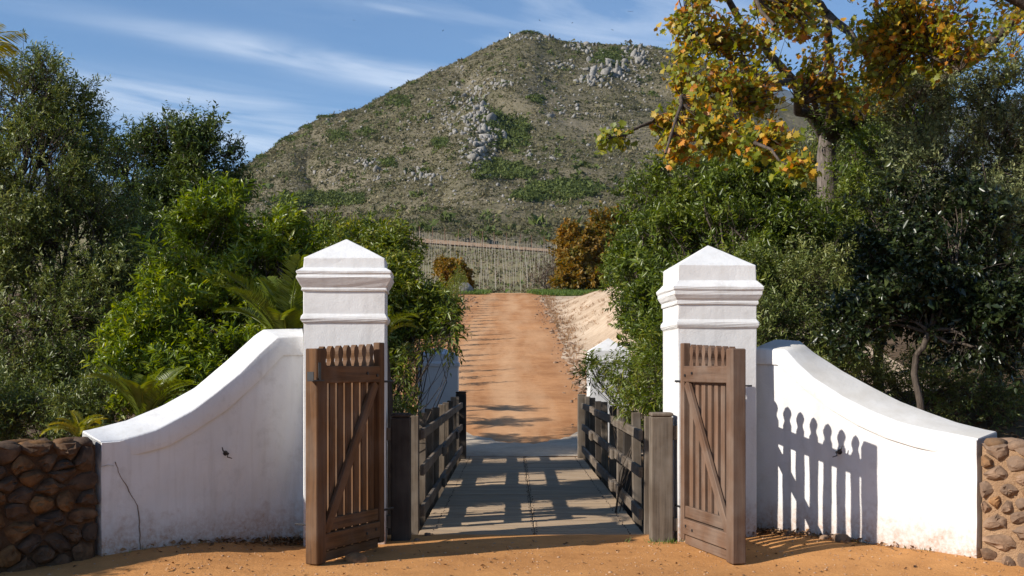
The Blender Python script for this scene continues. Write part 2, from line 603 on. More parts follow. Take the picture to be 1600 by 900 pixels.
# ------------------------------------------------------------------ terrain
RY = np.array([0, 10.9, 11.46, 21.6, 24.5, 29, 36, 45, 62, 80, 90, 100, 110, 130, 160, 200, 240, 300, 420, 800], float)
RZ = np.array([0, 0.0, -.092, -.102, .04, .50, 1.12, 2.05, 4.3, 6.5, 7.7, 8.4, 9.3, 12.2, 17.0, 23.2, 28.2, 33, 36, 30], float)
ROAD_L, ROAD_R = -3.4, 2.3


def ground_z(x, y):
    x, y = np.asarray(x, float), np.asarray(y, float)
    z = np.interp(y, RY, RZ)
    # forecourt: the soil is heaped a little against the curved walls
    z = z + 0.07 * sstep(1.9, 2.7, np.abs(x)) * sstep(8.4, 9.6, y) * (1 - sstep(10.9, 12, y))
    # ditch under the bridge
    ditch = sstep(11.55, 12.6, y) * (1 - sstep(20.6, 21.6, y))
    near = 1 - sstep(3.0, 5.0, np.abs(x - 0.2))
    z = z - 1.1 * ditch * near
    # behind the walls the ground climbs into a wooded bank
    out_r = sstep(3.2, 6.5, x) * sstep(11.5, 16, y) * (1 - sstep(60, 90, y))
    z = z + 1.25 * out_r
    out_l = sstep(3.8, 8, -x) * sstep(12, 19, y) * (1 - sstep(60, 90, y))
    z = z + 0.5 * out_l
    # cut bank on the right of the road
    b = sstep(ROAD_R, ROAD_R + 2.6, x) * sstep(22, 30, y) * (1 - sstep(70, 84, y))
    z = z + 0.55 * b
    # vineyard: higher to the left, lower to the right
    far = sstep(105, 230, y)
    z = z + far * np.clip(-(x + 4) * 0.085, -6, 9)
    z = z + 0.03 * fbm(x * 0.9, y * 0.9, 3) * (np.abs(x - 0.2) > 1.6) * (y > 8.8)
    z = z + 0.012 * fbm(x * 2.5, y * 2.5, 9)
    return z


def sorted_axis(*parts):
    return np.unique(np.round(np.concatenate([np.atleast_1d(np.asarray(p, float)) for p in parts]), 5))


XS = sorted_axis(np.linspace(-9, 9, 73), np.linspace(-30, -9, 43), np.linspace(9, 30, 43), [ROAD_L, ROAD_R, -1.2, 1.6], np.linspace(-160, -30, 45), np.linspace(30, 160, 45))
YS = sorted_axis(np.linspace(-12, 6, 19), np.linspace(6, 30, 97), [11.46], np.linspace(30, 110, 81), np.linspace(110, 300, 48), np.linspace(300, 420, 10))


def sheet(name, xs, ys, mat, lift=0.0, keep=None, kind='structure', zf=ground_z):
    X, Y = np.meshgrid(xs, ys)
    Z = zf(X, Y) + lift
    V = np.stack([X, Y, Z], -1).reshape(-1, 3)
    nx, ny = len(xs), len(ys)
    i = np.arange((ny - 1) * (nx - 1))
    r, c = i // (nx - 1), i % (nx - 1)
    q = np.stack([r * nx + c, r * nx + c + 1, (r + 1) * nx + c + 1, (r + 1) * nx + c], -1)
    if keep is not None:
        cx, cy = (xs[c] + xs[c + 1]) / 2, (ys[r] + ys[r + 1]) / 2
        q = q[keep(cx, cy)]
    o = link(name, np_mesh(name, V, q, True), mat)
    return tag(o, kind=kind)


sheet('ground', XS, YS, MT['soil'])
FC = sheet('forecourt', XS[(XS >= -30) & (XS <= 30)], YS[(YS >= -12) & (YS <= 11.501)], MT['dirt'], 0.006)
sheet('road', XS[(XS >= ROAD_L) & (XS <= ROAD_R)], YS[(YS >= 21.7) & (YS <= 110)], MT['road'], 0.008)
sheet('vineyard_slope', XS[(XS >= -130) & (XS <= 60)], YS[(YS >= 98) & (YS <= 300)], MT['slope'], 0.02)
BK = sheet('dirt_bank', XS[(XS >= ROAD_R) & (XS <= 9)], sorted_axis(np.linspace(22, 86, 260)), MT['bank'], 0.014)
for v in BK.data.vertices:                       # the foot of the bank frays out over the road
    if abs(v.co.x - ROAD_R) < 1e-3:
        v.co.x += 0.55 * float(fbm(0.3, v.co.y * .5, 61)) + .2 * float(fbm(.7, v.co.y * 2.3, 62)) - .1
        v.co.z = float(ground_z(v.co.x, v.co.y)) + .013
sheet('verge', XS[(XS >= -8) & (XS <= ROAD_L)], YS[(YS >= 21.7) & (YS <= 98)], MT['road'], 0.007)
sheet('cross_track', XS[(XS >= -30) & (XS <= 12)], YS[(YS >= 88) & (YS <= 99)], MT['road'], 0.03)


def apron():
    # pebbled concrete landing at the far end of the bridge, with the road soil washed over it in a tongue
    xs = np.linspace(-2.0, 2.3, 43)
    V, Fc = [], []
    for i, x in enumerate(xs):
        t = (x - 0.25) / 1.3
        y1 = 24.0 + 1.8 * min(1.0, abs(t)) ** 1.6 + 0.12 * math.sin(x * 9) + 0.08 * math.sin(x * 23)
        for k in range(9):
            y = 21.8 + (y1 - 21.8) * k / 8
            V.append((x, y, float(ground_z(x, y)) + 0.022 - 0.01 * (k == 8)))
    for i in range(len(xs) - 1):
        for k in range(8):
            a = i * 9 + k
            Fc.append((a, a + 9, a + 10, a + 1))
    tag(link('bridge_landing', py_mesh('bridge_landing', V, Fc, True), MT['concrete']), kind='structure')


apron()

# ------------------------------------------------------------------ hill (a real slope from the vineyard's top to its ridge)
RID = np.array([(-500, 470), (-100, 420), (150, 372), (300, 312), (370, 268), (405, 246), (450, 214), (500, 184), (560, 171), (600, 150), (640, 128), (700, 103),
                (740, 84), (790, 60), (815, 51), (832, 49), (850, 56), (880, 64), (905, 66), (960, 69), (1030, 75), (1100, 95), (1200, 145), (1350, 215),
                (1500, 290), (1700, 370), (2100, 470)], float)
FOOT = np.array([(-500, 470), (100, 372), (300, 352), (490, 347), (560, 354), (640, 364), (760, 374), (870, 384), (1000, 398), (1300, 430), (2100, 500)], float)


def hill_point(u, v):
    """u = photo column, v = 0 at the foot .. 1 at the ridge, on to 1.6 down the far side"""
    u, v = np.asarray(u, float), np.asarray(v, float)
    yr, yf = np.interp(u, RID[:, 0], RID[:, 1]), np.interp(u, FOOT[:, 0], FOOT[:, 1])
    dr = 640 - 0.16 * np.clip(830 - u, 0, 700) - 0.05 * np.clip(u - 830, 0, 900)
    df = 236.0
    d = df + (dr - df) * v
    zr, zf = CAMZ + (HY - yr) / F * dr, CAMZ + (HY - yf) / F * df
    s = np.clip(v, 0, 1)
    prof = 0.80 * s + 0.20 * s * s * (3 - 2 * s) - 0.07 * np.sin(np.pi * s)
    z = zf + (zr - zf) * prof
    over = np.clip(v - 1, 0, None)
    z = z - over * (zr - zf) * 0.75 - 6 * over
    x = (u - CX) / F * d
    amp = np.clip(np.minimum(v * 6, 1), 0, 1) * np.where(v < 0.97, 1.0, 0.35)
    n = (5.0 * fbm(x / 60, d / 60, 31, 4) - 9.0 * (1 - np.abs(fbm(x / 75 + d / 300, d / 260, 37, 3)) * 2.2).clip(0, 1) ** 3) * np.sin(np.pi * np.clip(v, 0, 1)) + 1.5 * fbm(x / 11, d / 11, 44, 4) * amp
    # the stony spur running down from the summit
    spur = np.exp(-((u - (745 + 130 * (v - 0.45))) / 55.0) ** 2) * np.exp(-((v - 0.5) / 0.28) ** 2)
    z = z + n + 7 * spur
    return np.stack([x, d, z], -1)


def build_hill():
    us = np.linspace(-480, 2080, 330)
    vs = np.concatenate([np.linspace(-0.03, 1, 120), np.linspace(1.04, 1.7, 12)])
    U, Vv = np.meshgrid(us, vs)
    pts = hill_point(U, Vv)
    low = Vv < 0
    pts[..., 2][low] -= 4
    nx, ny = len(us), len(vs)
    i = np.arange((ny - 1) * (nx - 1))
    r, c = i // (nx - 1), i % (nx - 1)
    q = np.stack([r * nx + c, r * nx + c + 1, (r + 1) * nx + c + 1, (r + 1) * nx + c], -1)
    M = Mat('hill_scrub_soil')
    v = M.coords('World')
    a = M.noise(v, 0.02, 6, 0.6)
    b = M.noise(v, 0.35, 6, 0.7)
    cc = M.ramp(M.math('ADD', M.math('MULTIPLY', a, 0.5), M.math('MULTIPLY', b, 0.5)), [(0.36, (0.085, 0.08, 0.046)), (0.5, (0.142, 0.124, 0.08)), (0.66, (0.225, 0.19, 0.135))])
    M.bump(b, 1.0, 1.2)
    M.base(cc, 0.95, 0.05)
    o = link('hill', np_mesh('hill', pts.reshape(-1, 3), q, True), M.m)
    return tag(o, kind='structure')


HILL = build_hill()


def hill_at(px, py):
    """the place on the hill that shows at photo pixel (px, py)"""
    vs = np.linspace(0.0, 1.0, 160)
    p = hill_point(np.full(160, float(px)), vs)
    ys = HY - (p[:, 2] - CAMZ) / p[:, 1] * F
    ys = np.minimum.accumulate(ys)
    v = float(np.interp(-py, -ys, vs))
    q = hill_point(px, v)
    return Vector(q)


def ico(sub=1):
    b = bmesh.new()
    bmesh.ops.create_icosphere(b, subdivisions=sub, radius=1.0)
    V = np.array([v.co[:] for v in b.verts])
    Fc = np.array([[v.index for v in f.verts] for f in b.faces])
    b.free()
    return V, Fc


def rock_mesh(name, seed, sub=1, jag=0.35, flat=0.75):
    V, Fc = ico(sub)
    r = np.random.default_rng(seed)
    V = V * (1 + r.uniform(-jag, jag, (len(V), 1)))
    V = V * np.array([1, r.uniform(.7, 1), flat])
    return np_mesh(name, V, Fc, False)


def hill_rocks():
    ms = [rock_mesh('hill_rock_%d' % k, 60 + k, 1, 0.42, r) for k, r in enumerate((.6, .8, 1.0, 1.25, .7, .9))]
    for m in ms:
        m.materials.append(MT['rock'])
    cl = [(748, 186, 22, 16, 34, 1.9), (728, 160, 18, 9, 22, 1.6), (768, 215, 18, 15, 36, 1.8), (742, 240, 18, 14, 26, 1.5), (755, 262, 12, 8, 10, 1.2), (745, 140, 20, 8, 18, 1.5),
          (775, 132, 16, 6, 12, 1.4), (700, 190, 22, 14, 16, 1.3), (690, 155, 14, 12, 9, 1.2), (960, 108, 26, 14, 40, 2.4), (1000, 88, 20, 9, 26, 2.3), (925, 128, 12, 8, 12, 2.2),
          (905, 78, 16, 5, 16, 2.2), (870, 105, 24, 6, 16, 1.6), (845, 60, 12, 4, 12, 1.7), (810, 58, 14, 4, 8, 1.3), (878, 172, 18, 8, 10, 1.3), (585, 258, 16, 7, 14, 1.4),
          (620, 275, 40, 12, 12, 1.0), (668, 275, 14, 9, 9, 1.2), (480, 275, 60, 16, 14, 0.9), (520, 190, 14, 4, 5, 1.2), (650, 200, 70, 25, 22, .9), (830, 150, 60, 30, 24, 1.0),
          (960, 180, 60, 30, 20, 1.1), (560, 215, 50, 18, 12, .9), (850, 245, 20, 8, 8, 1.0), (720, 110, 40, 10, 12, 1.0), (1000, 130, 20, 20, 16, 1.6)]
    r = np.random.default_rng(5)
    items = []
    for (cx, cy, sx, sy, n, s) in cl:
        for k in range(int(n * 2.6)):
            items.append((s * r.lognormal(0, .45) * .46, cx + r.normal() * sx * .8, cy + r.normal() * sy * .8))
    for k in range(1300):
        items.append((.30 * r.lognormal(0, .35), r.uniform(370, 1080), r.uniform(90, 330)))
    items.sort(key=lambda t: -t[0])
    rest = []
    for i, (s, x, y) in enumerate(items):
        yr = np.interp(x, RID[:, 0], RID[:, 1])
        p = hill_at(x, max(y, yr + 1))
        p.z += s * 0.25
        if i < 300:
            o = link('rock', ms[i % 6], None, HILL, p, (r.uniform(-.4, .4), r.uniform(-.4, .4), r.uniform(0, 6.28)))
            sh = r.uniform(.45, 1.1)
            o.scale = (s * sh, s * r.uniform(.5, .9), s * r.uniform(.9, 1.3) / sh ** .6)
        else:
            rest.append((p, s))
    V0, F0 = ico(1)
    VV, FF = [], []
    for (p, s) in rest:
        v = V0 * (1 + r.uniform(-.35, .35, (len(V0), 1))) * s * np.array([1, 1, r.uniform(.6, 1.3)]) + np.array(p)
        FF.append(F0 + len(V0) * len(VV))
        VV.append(v)
    tag(link('small_rocks', np_mesh('small_rocks', np.concatenate(VV), np.concatenate(FF)), MT['rock'], HILL), kind='stuff')


hill_rocks()


def clump_tris(centers, radii, ntri, tri, seed, squash=0.7, tones=None):
    """bushy clumps of small random leaf-tuft triangles in half-balls round each centre"""
    r = np.random.default_rng(seed)
    n = len(centers)
    d = r.normal(size=(n, ntri, 3))
    d /= np.linalg.norm(d, axis=-1, keepdims=True)
    d[..., 2] = np.abs(d[..., 2]) * squash
    rad = r.uniform(.35, 1, (n, ntri, 1))
    c = centers[:, None, :] + d * rad * radii[:, None, None]
    t = r.normal(size=(n, ntri, 3, 3)) * (tri * radii[:, None, None, None])
    V = (c[:, :, None, :] + t).reshape(-1, 3)
    Fc = np.arange(len(V)).reshape(-1, 3)
    if tones is None:
        tones = r.uniform(0, 1, n)
    tn = np.clip(np.repeat(tones, ntri * 3) + np.repeat(r.uniform(-.15, .15, n * ntri), 3), 0, 1)
    return V, Fc, tn


def hill_scrub():
    r = np.random.default_rng(77)
    n = 100000
    u = r.uniform(330, 1200, n)
    v = r.uniform(0, 1, n) ** 0.9
    p = hill_point(u, v)
    keep = fbm(p[:, 0] / 26, p[:, 1] / 26, 5, 4) + r.uniform(-.55, .55, n) > -0.42
    p, v = p[keep], v[keep]
    rad = r.lognormal(-0.95, .5, len(p)) * (0.75 + 0.45 * v)
    tones = np.clip(0.45 + 0.35 * fbm(p[:, 0] / 35, p[:, 1] / 35, 8, 3) + r.normal(0, .17, len(p)), 0, 1)
    tones = np.where(v < 0.12, tones * 0.6, tones)
    V, Fc, t = clump_tris(p, rad, 7, .42, 3, .75, tones)
    o = link('scrub', np_mesh('scrub', V, Fc, False, t), LEAF['scrub'])
    tag(o, 'low olive brown scrub covering the rocky hillside', 'scrub', kind='stuff')
    # darker bushes sprinkled between
    u, v = r.uniform(340, 1150, 1500), r.uniform(0, 1, 1500)
    p2 = hill_point(u, v)
    k2 = fbm(p2[:, 0] / 45, p2[:, 1] / 45, 71, 3) > -.05
    p2 = p2[k2]
    V, Fc, t = clump_tris(p2, r.lognormal(.1, .35, len(p2)), 22, .30, 31, 1.0)
    tag(link('bushes', np_mesh('bushes', V, Fc, False, t), LEAF['hillbush']), 'dark bushes dotted over the scrubby hillside', 'bushes', kind='stuff')
    # larger shrubs one can tell apart
    spots = [(505, 313, 62, 11, 'wide dark green thicket low on the left flank of the hill'), (455, 318, 26, 9, 'small green thicket at the left end of the wide low one'),
             (778, 268, 42, 13, 'green thicket right below the grey rock spur'), (815, 272, 24, 8, 'pale olive bush touching the thicket below the rock spur'),
             (885, 296, 48, 14, 'broad rounded green thicket low on the right flank'), (830, 308, 30, 8, 'flat green bush left of the broad right flank thicket'),
             (800, 212, 26, 24, 'dark bush mass growing against the right side of the rock spur'), (775, 190, 20, 12, 'dark bush high beside the rock spur'),
             (955, 88, 26, 14, 'olive bush mass between the summit crags'), (508, 178, 13, 7, 'lone round bush on the left skyline of the hill'),
             (448, 214, 16, 8, 'bush on the left skyline, lower than the round one'), (478, 196, 10, 5, 'small bush between the skyline bushes'),
             (530, 213, 17, 8, 'dark green bush on the upper left slope under the skyline'), (572, 207, 14, 6, 'second dark bush on the upper left slope'),
             (622, 158, 22, 9, 'yellow green bush on the left shoulder of the hill'), (688, 225, 13, 8, 'dark bush in the middle of the slope left of the spur'),
             (607, 256, 12, 7, 'dark bush beside the small outcrop on the lower left slope'), (838, 155, 10, 6, 'small pale green bush right of the rock spur'),
             (826, 50, 14, 4, 'low bush on the very top of the hill'), (408, 242, 10, 6, 'bush where the skyline meets the trees')]
    for k, (px, py, sx, sy, lab) in enumerate(spots):
        n = int(26 + sx * sy * 0.32)
        c = []
        for i in range(n):
            a, q = r.uniform(0, 6.28), math.sqrt(r.uniform(0, 1))
            q *= r.uniform(.5, 1.35)
            yy = py + sy * q * math.sin(a)
            yr = np.interp(px, RID[:, 0], RID[:, 1])
            c.append(hill_at(px + sx * q * math.cos(a), max(yy, yr + 2)))
        c = np.array(c)
        base = Vector(c.mean(0))
        rad = r.uniform(1.2, 2.6, n) * (0.6 + 0.02 * sy)
        V, Fc, t = clump_tris(c - np.array(base), rad, 42, .20, 90 + k, .95, r.uniform(.1, .9, n))
        o = link('hill_shrub', np_mesh('hill_shrub', V, Fc, False, t), LEAF['hillbush'], None, base)
        tag(o, lab, 'shrub', 'shrubs on the hillside')


hill_scrub()

# survey beacon on the summit
bp = hill_at(797, 60)
bc = empty('survey_beacon', bp, 0, 'tiny white survey beacon on the summit of the hill', 'beacon')
V, Q = tube([(0, 0, -1.5), (0, 0, 1.4), (0, 0, 2.6)], [0.75, 0.55, 0.4], 8)
link('pillar', py_mesh('pillar', V, Q + [tuple(range(16, 24))]), MT['beacon'], bc)
box('vane', -.45, .45, -.06, .06, 2.6, 3.6, MT['iron'], bc, 0.0)


# ------------------------------------------------------------------ mountains far behind
def mountains(name, ridge, d, seed):
    us = np.linspace(ridge[0][0], ridge[-1][0], 90)
    yr = np.interp(us, [q[0] for q in ridge], [q[1] for q in ridge])
    vs = np.concatenate([np.linspace(0, 1, 26), [1.15, 1.4]])
    U, Vv = np.meshgrid(us, vs)
    YR = np.tile(yr, (len(vs), 1))
    dd = d * (0.72 + 0.28 * Vv)
    zr = CAMZ + (HY - YR) / F * d
    s = np.clip(Vv, 0, 1)
    Z = 30 + (zr - 30) * s ** 1.25 - np.clip(Vv - 1, 0, None) * zr * .8
    X = (U - CX) / F * dd
    Z = Z + d * 0.016 * fbm(X / d * 22, Vv * 3 + X / d * 9, seed, 5) * np.sin(np.pi * np.clip(s * .9, 0, 1)) + d * .003 * fbm(X / d * 90, Vv * 14, seed + 3, 4)
    nx, ny = len(us), len(vs)
    i = np.arange((ny - 1) * (nx - 1))
    r, c = i // (nx - 1), i % (nx - 1)
    q = np.stack([r * nx + c, r * nx + c + 1, (r + 1) * nx + c + 1, (r + 1) * nx + c], -1)
    M = Mat(name + '_rock')
    n = M.noise(M.coords('World'), 0.003, 8, 0.65)
    M.base(M.ramp(n, [(0.35, (0.055, 0.06, 0.05)), (0.65, (0.16, 0.145, 0.12))]), 0.95, 0.05)
    tag(link(name, np_mesh(name, np.stack([X, dd, Z], -1).reshape(-1, 3), q, True), M.m), kind='structure')


mountains('mountain_range', [(-700, 330), (-300, 280), (0, 268), (120, 276), (240, 290), (360, 268), (420, 275), (520, 330)], 7000, 301)
mountains('mountain_peak', [(950, 300), (1050, 215), (1130, 150), (1200, 128), (1290, 160), (1400, 190), (1600, 150), (2000, 210), (2500, 330)], 7600, 351)
# flat valley floor out to the mountains, under the whole view
vf = py_mesh('plain', [(-9000, -200, -8), (9000, -200, -8), (9000, 12000, -8), (-9000, 12000, -8)], [(0, 1, 2, 3)])
tag(link('plain', vf, mat_dirt('valley_floor', (0.10, 0.09, 0.05), (0.24, 0.19, 0.11), None, 0.01)), kind='structure')


def left_field():
    # stubble field seen through the trees on the left
    xs, ys = np.linspace(-260, -60, 30), np.linspace(240, 460, 20)
    X, Y = np.meshgrid(xs, ys)
    Z = CAMZ + (HY - (352 + 12 * (460 - Y) / 220)) / F * Y + .8 * fbm(X / 30, Y / 30, 3)
    nx, ny = len(xs), len(ys)
    i = np.arange((ny - 1) * (nx - 1))
    r, c = i // (nx - 1), i % (nx - 1)
    q = np.stack([r * nx + c, r * nx + c + 1, (r + 1) * nx + c + 1, (r + 1) * nx + c], -1)
    tag(link('field', np_mesh('field', np.stack([X, Y, Z], -1).reshape(-1, 3), q, True),
             mat_dirt('stubble_field', (0.28, 0.21, 0.12), (0.46, 0.34, 0.21), None, 0.3)), kind='structure')


left_field()

# ------------------------------------------------------------------ gate pillars
GROT = math.atan2(110, F)                      # the gate line is turned a little against the bridge


def pillar_mesh(name, rows, half, depth_half, bev=0.0):
    """square plastered pillar: rows are (height, overhang); four corners per row, apex on top"""
    V, Q = [], []
    for (z, o) in rows[:-1]:
        hx, hy = half + o, depth_half + o
        V += [(-hx, -hy, z), (hx, -hy, z), (hx, hy, z), (-hx, hy, z)]
    n = len(rows) - 1
    for i in range(n - 1):
        for k in range(4):
            k2 = (k + 1) % 4
            Q.append((i * 4 + k, i * 4 + k2, (i + 1) * 4 + k2, (i + 1) * 4 + k))
    V.append((0, 0, rows[-1][0]))
    for k in range(4):
        Q.append(((n - 1) * 4 + k, (n - 1) * 4 + (k + 1) % 4, n * 4))
    Q.append((3, 2, 1, 0))
    b = bmesh.new()
    vs = [b.verts.new(v) for v in V]
    for f in Q:
        b.faces.new([vs[i] for i in f])
    bmesh.ops.recalc_face_normals(b, faces=b.faces)
    ed = [e for e in b.edges if e.calc_face_angle(0) > R(12)]
    bmesh.ops.bevel(b, geom=ed, offset=0.008, segments=2, profile=0.6, affect='EDGES', clamp_overlap=True)
    # hand-made unevenness
    bmesh.ops.subdivide_edges(b, edges=[e for e in b.edges if e.calc_length() > 0.3], cuts=3, use_grid_fill=True)
    for v in b.verts:
        n_ = (random.random() - .5) * 0.004
        v.co.x += n_
        v.co.y += (random.random() - .5) * 0.004
        v.co.z += (random.random() - .5) * 0.003
    return b


def pillar_thing(name, rows_shaft, rows_frieze, rows_cap, half, dh, loc, rz, label, group, mat):
    t = empty(name, loc, rz, label, 'pillar', group)
    for nm, rows in (('shaft', rows_shaft), ('cornice', rows_frieze), ('cap', rows_cap)):
        if nm == 'cap':
            b = pillar_mesh(nm, rows, half, dh)
        else:
            b = pillar_mesh(nm, rows + [(rows[-1][0], 0)], half, dh)
        me = bm_mesh(nm, b)
        link(nm, me, mat, t)
    return t


PH, PD = 0.37, 0.36
PDL = 0.23
cs = Vector((math.cos(GROT), math.sin(GROT)))          # along the gate line
dn = Vector((-math.sin(GROT), math.cos(GROT)))         # into the pillars
lf = P(538, 600, 10.25)
rf = P(1121, 600, 10.46)
LC = Vector((lf.x, lf.y)) + dn * PDL
RC = Vector((rf.x, rf.y)) + dn * PD
pillar_thing('gate_pillar',
             [(-0.25, 0), (2.026, 0.0), (2.036, 0.014), (2.062, 0.026), (2.085, 0.020), (2.115, 0.0), (2.12, -.03)],
             [(2.10, 0.0), (2.318, 0.0), (2.322, 0.016), (2.338, 0.018), (2.346, 0.010), (2.372, 0.026), (2.40, 0.042), (2.44, 0.062), (2.468, 0.048), (2.476, 0.056), (2.498, 0.060), (2.532, 0.004), (2.536, -.05)],
             [(2.52, 0.0), (2.622, -0.003), (2.82, -0.20)], PH, PDL, (LC.x, LC.y, 0), GROT,
             'white plastered gate pillar with pyramid cap behind the warm brown leaf', 'gate pillars', MT['plaster'])
pillar_thing('gate_pillar',
             [(-0.25, 0), (1.985, 0.0), (1.995, 0.012), (2.02, 0.022), (2.045, 0.020), (2.075, 0.0), (2.08, -.03)],
             [(2.06, 0.0), (2.205, 0.0), (2.21, 0.014), (2.232, 0.016), (2.245, 0.010), (2.265, 0.026), (2.30, 0.044), (2.338, 0.045), (2.345, 0.054), (2.37, 0.057), (2.40, 0.032), (2.432, 0.004), (2.436, -.05)],
             [(2.42, 0.0), (2.575, -0.003), (2.80, -0.30)], PH, PD, (RC.x, RC.y, 0), GROT,
             'white plastered gate pillar with pyramid cap behind the greyish brown leaf', 'gate pillars', MT['plaster'])


# ------------------------------------------------------------------ curved plaster walls
def bez(p0, p1, p2, t):
    return p0 * (1 - t) ** 2 + p1 * (2 * t * (1 - t)) + p2 * t ** 2


def curved_wall(name, p0, p1, p2, front, back, band, band_end, side, label, top_mat='plaster'):
    """front/back/band: photo curves of the top front edge, top back edge and underside of the coping band"""
    p0, p1, p2 = Vector(p0), Vector(p1), Vector(p2)
    N = 64
    thick = 0.36
    root = empty(name, (p0.x, p0.y, 0), 0, label, 'wall', 'curved gate walls')
    org = Vector((p0.x, p0.y, 0))
    fr, bk, bd = [sorted(c) for c in (front, back, band)]

    def row(c, px):
        return float(np.interp(px, [q[0] for q in c], [q[1] for q in c]))
    ft, bt, bb, nrm, base, hw = [], [], [], [], [], []
    for i in range(N + 1):
        t = i / N
        p = bez(p0, p1, p2, t)
        d = (bez(p0, p1, p2, min(1, t + .01)) - bez(p0, p1, p2, max(0, t - .01))).normalized()
        n = Vector((-d.y, d.x)) if side < 0 else Vector((d.y, -d.x))      # towards the camera
        if n.y > 0:
            n = -n
        px = CX + F * p.x / p.y
        zt = CAMZ - (row(fr, px) - HY) / F * p.y
        zb = CAMZ - (row(bd, px) - HY) / F * p.y
        q = p - n * thick
        pxb = CX + F * q.x / q.y
        zk = CAMZ - (row(bk, pxb) - HY) / F * q.y
        e = float(1 - sstep(band_end - .12, band_end, t)) * 0.034 - 0.010
        ft.append(Vector((p.x, p.y, zt)))
        bt.append(Vector((q.x, q.y, max(zk, zt + .02))))
        bb.append(Vector((p.x, p.y, min(zb, zt - .05))))
        nrm.append(Vector((n.x, n.y, 0)))
        hw.append(e)
    # wall body: front face under the band, back face and end
    V, Q = [], []
    K = 12
    for i in range(N + 1):
        top = ft[i] - Vector((0, 0, .012))
        for k in range(K + 1):
            z = -0.3 + (top.z + 0.3) * k / K
            w = .004 * math.sin(i * .9 + k * 1.7) + .003 * math.sin(i * .37 - k * .8)
            V.append(Vector((ft[i].x, ft[i].y, z)) + nrm[i] * w - org)
        V.append(bt[i] - Vector((0, 0, .012)) - org)
        V.append(Vector((bt[i].x, bt[i].y, -0.3)) - org)
    S = K + 3
    for i in range(N):
        for k in range(S - 1):
            a = i * S + k
            Q.append((a, a + S, a + S + 1, a + 1))
    Q.append(tuple(range(S)))
    Q.append(tuple(N * S + k for k in range(S))[::-1])
    me = py_mesh('body', V, Q)
    b = bmesh.new()
    b.from_mesh(me)
    me = bm_mesh('wall_body', b, True)
    for p in me.polygons:
        p.use_smooth = len(p.vertices) == 4
    me.set_sharp_from_angle(angle=R(40))
    link('wall_body', me, MT['plaster'], root)
    # coping: sloping top with rounded arrises and a band standing proud of the face
    V, Q = [], []
    S = 9
    for i in range(N + 1):
        f, bk_, u, n, e = ft[i], bt[i], bb[i], nrm[i], hw[i]
        r = 0.016
        back_dir = -n
        prof = [u - n * .02, u + n * (e - .004), u + n * e + Vector((0, 0, .012)), f + n * e - Vector((0, 0, r)), f + n * (e - r * .3) - Vector((0, 0, r * .3)),
                f + n * (e - r) + Vector((0, 0, .004)), bk_ - back_dir * r, bk_ - Vector((0, 0, r)), bk_ - Vector((0, 0, .08)) - back_dir * .01]
        V += [q - org for q in prof]
    for i in range(N):
        for k in range(S - 1):
            a = i * S + k
            Q.append((a, a + S, a + S + 1, a + 1))
    Q.append(tuple(range(S)))
    Q.append(tuple(N * S + k for k in range(S)))
    b = bmesh.new()
    b.from_mesh(py_mesh('coping', V, Q))
    me = bm_mesh('coping', b, True)
    me.set_sharp_from_angle(angle=R(34))
    me.materials.append(MT['plaster'])
    me.materials.append(MT[top_mat])
    for p in me.polygons:
        if len(p.vertices) == 4 and p.index % (S - 1) == 5:
            p.material_index = 1
    link('coping', me, None, root)
    return root, ft, nrm


L_P0, L_P1, L_P2 = (-1.95, 10.50), (-2.26, 10.44), (-3.395, 9.30)
LW, LFT, LN = curved_wall('curved_wall', L_P0, L_P1, L_P2,
                          [(480, 524), (432, 527), (406, 550), (373, 583), (336, 613), (299, 641), (243, 671), (187, 688), (154, 690), (120, 690)],
                          [(490, 513), (411, 515), (397, 524), (355, 562), (303, 606), (252, 634), (196, 657), (140, 671), (112, 676), (60, 680)],
                          [(480, 555), (441, 555), (406, 592), (355, 639), (299, 676), (261, 697), (177, 720), (120, 722)], 0.97, -1,
                          'white curved wall in shade with a long crack, running down to the dark stones')
R_P0, R_P1, R_P2 = (2.325, 10.72), (2.78, 10.28), (3.786, 9.16)
RW, RFT, RN = curved_wall('curved_wall', R_P0, R_P1, R_P2,
                          [(1170, 543), (1229, 547), (1251, 571), (1273, 591), (1318, 620), (1362, 642), (1407, 660), (1451, 671), (1496, 680), (1526, 686), (1560, 690)],
                          [(1170, 530), (1227, 531), (1251, 533), (1273, 551), (1318, 580), (1362, 604), (1407, 627), (1451, 644), (1496, 660), (1540, 671), (1589, 680), (1640, 684)],
                          [(1170, 568), (1216, 570), (1256, 607), (1296, 638), (1340, 664), (1384, 684), (1429, 698), (1473, 709), (1499, 714), (1560, 722)], 0.93, 1,
                          'white sunlit curved wall carrying the picket shadow, running down to the pale stones', 'plaster_worn')


def on_wall(ftl, nl, px, py, out=0.0):
    """a point on the wall's face at photo pixel (px, py)"""
    cols = [CX + F * f.x / f.y for f in ftl]
    k = np.argsort(cols)
    cc = np.array(cols)[k]
    f = Vector([float(np.interp(px, cc, np.array([ftl[j][a] for j in k]))) for a in range(3)])
    n = Vector([float(np.interp(px, cc, np.array([nl[j][a] for j in k]))) for a in range(3)]).normalized()
    return Vector((f.x, f.y, CAMZ - (py - HY) / F * f.y)) + n * out, n


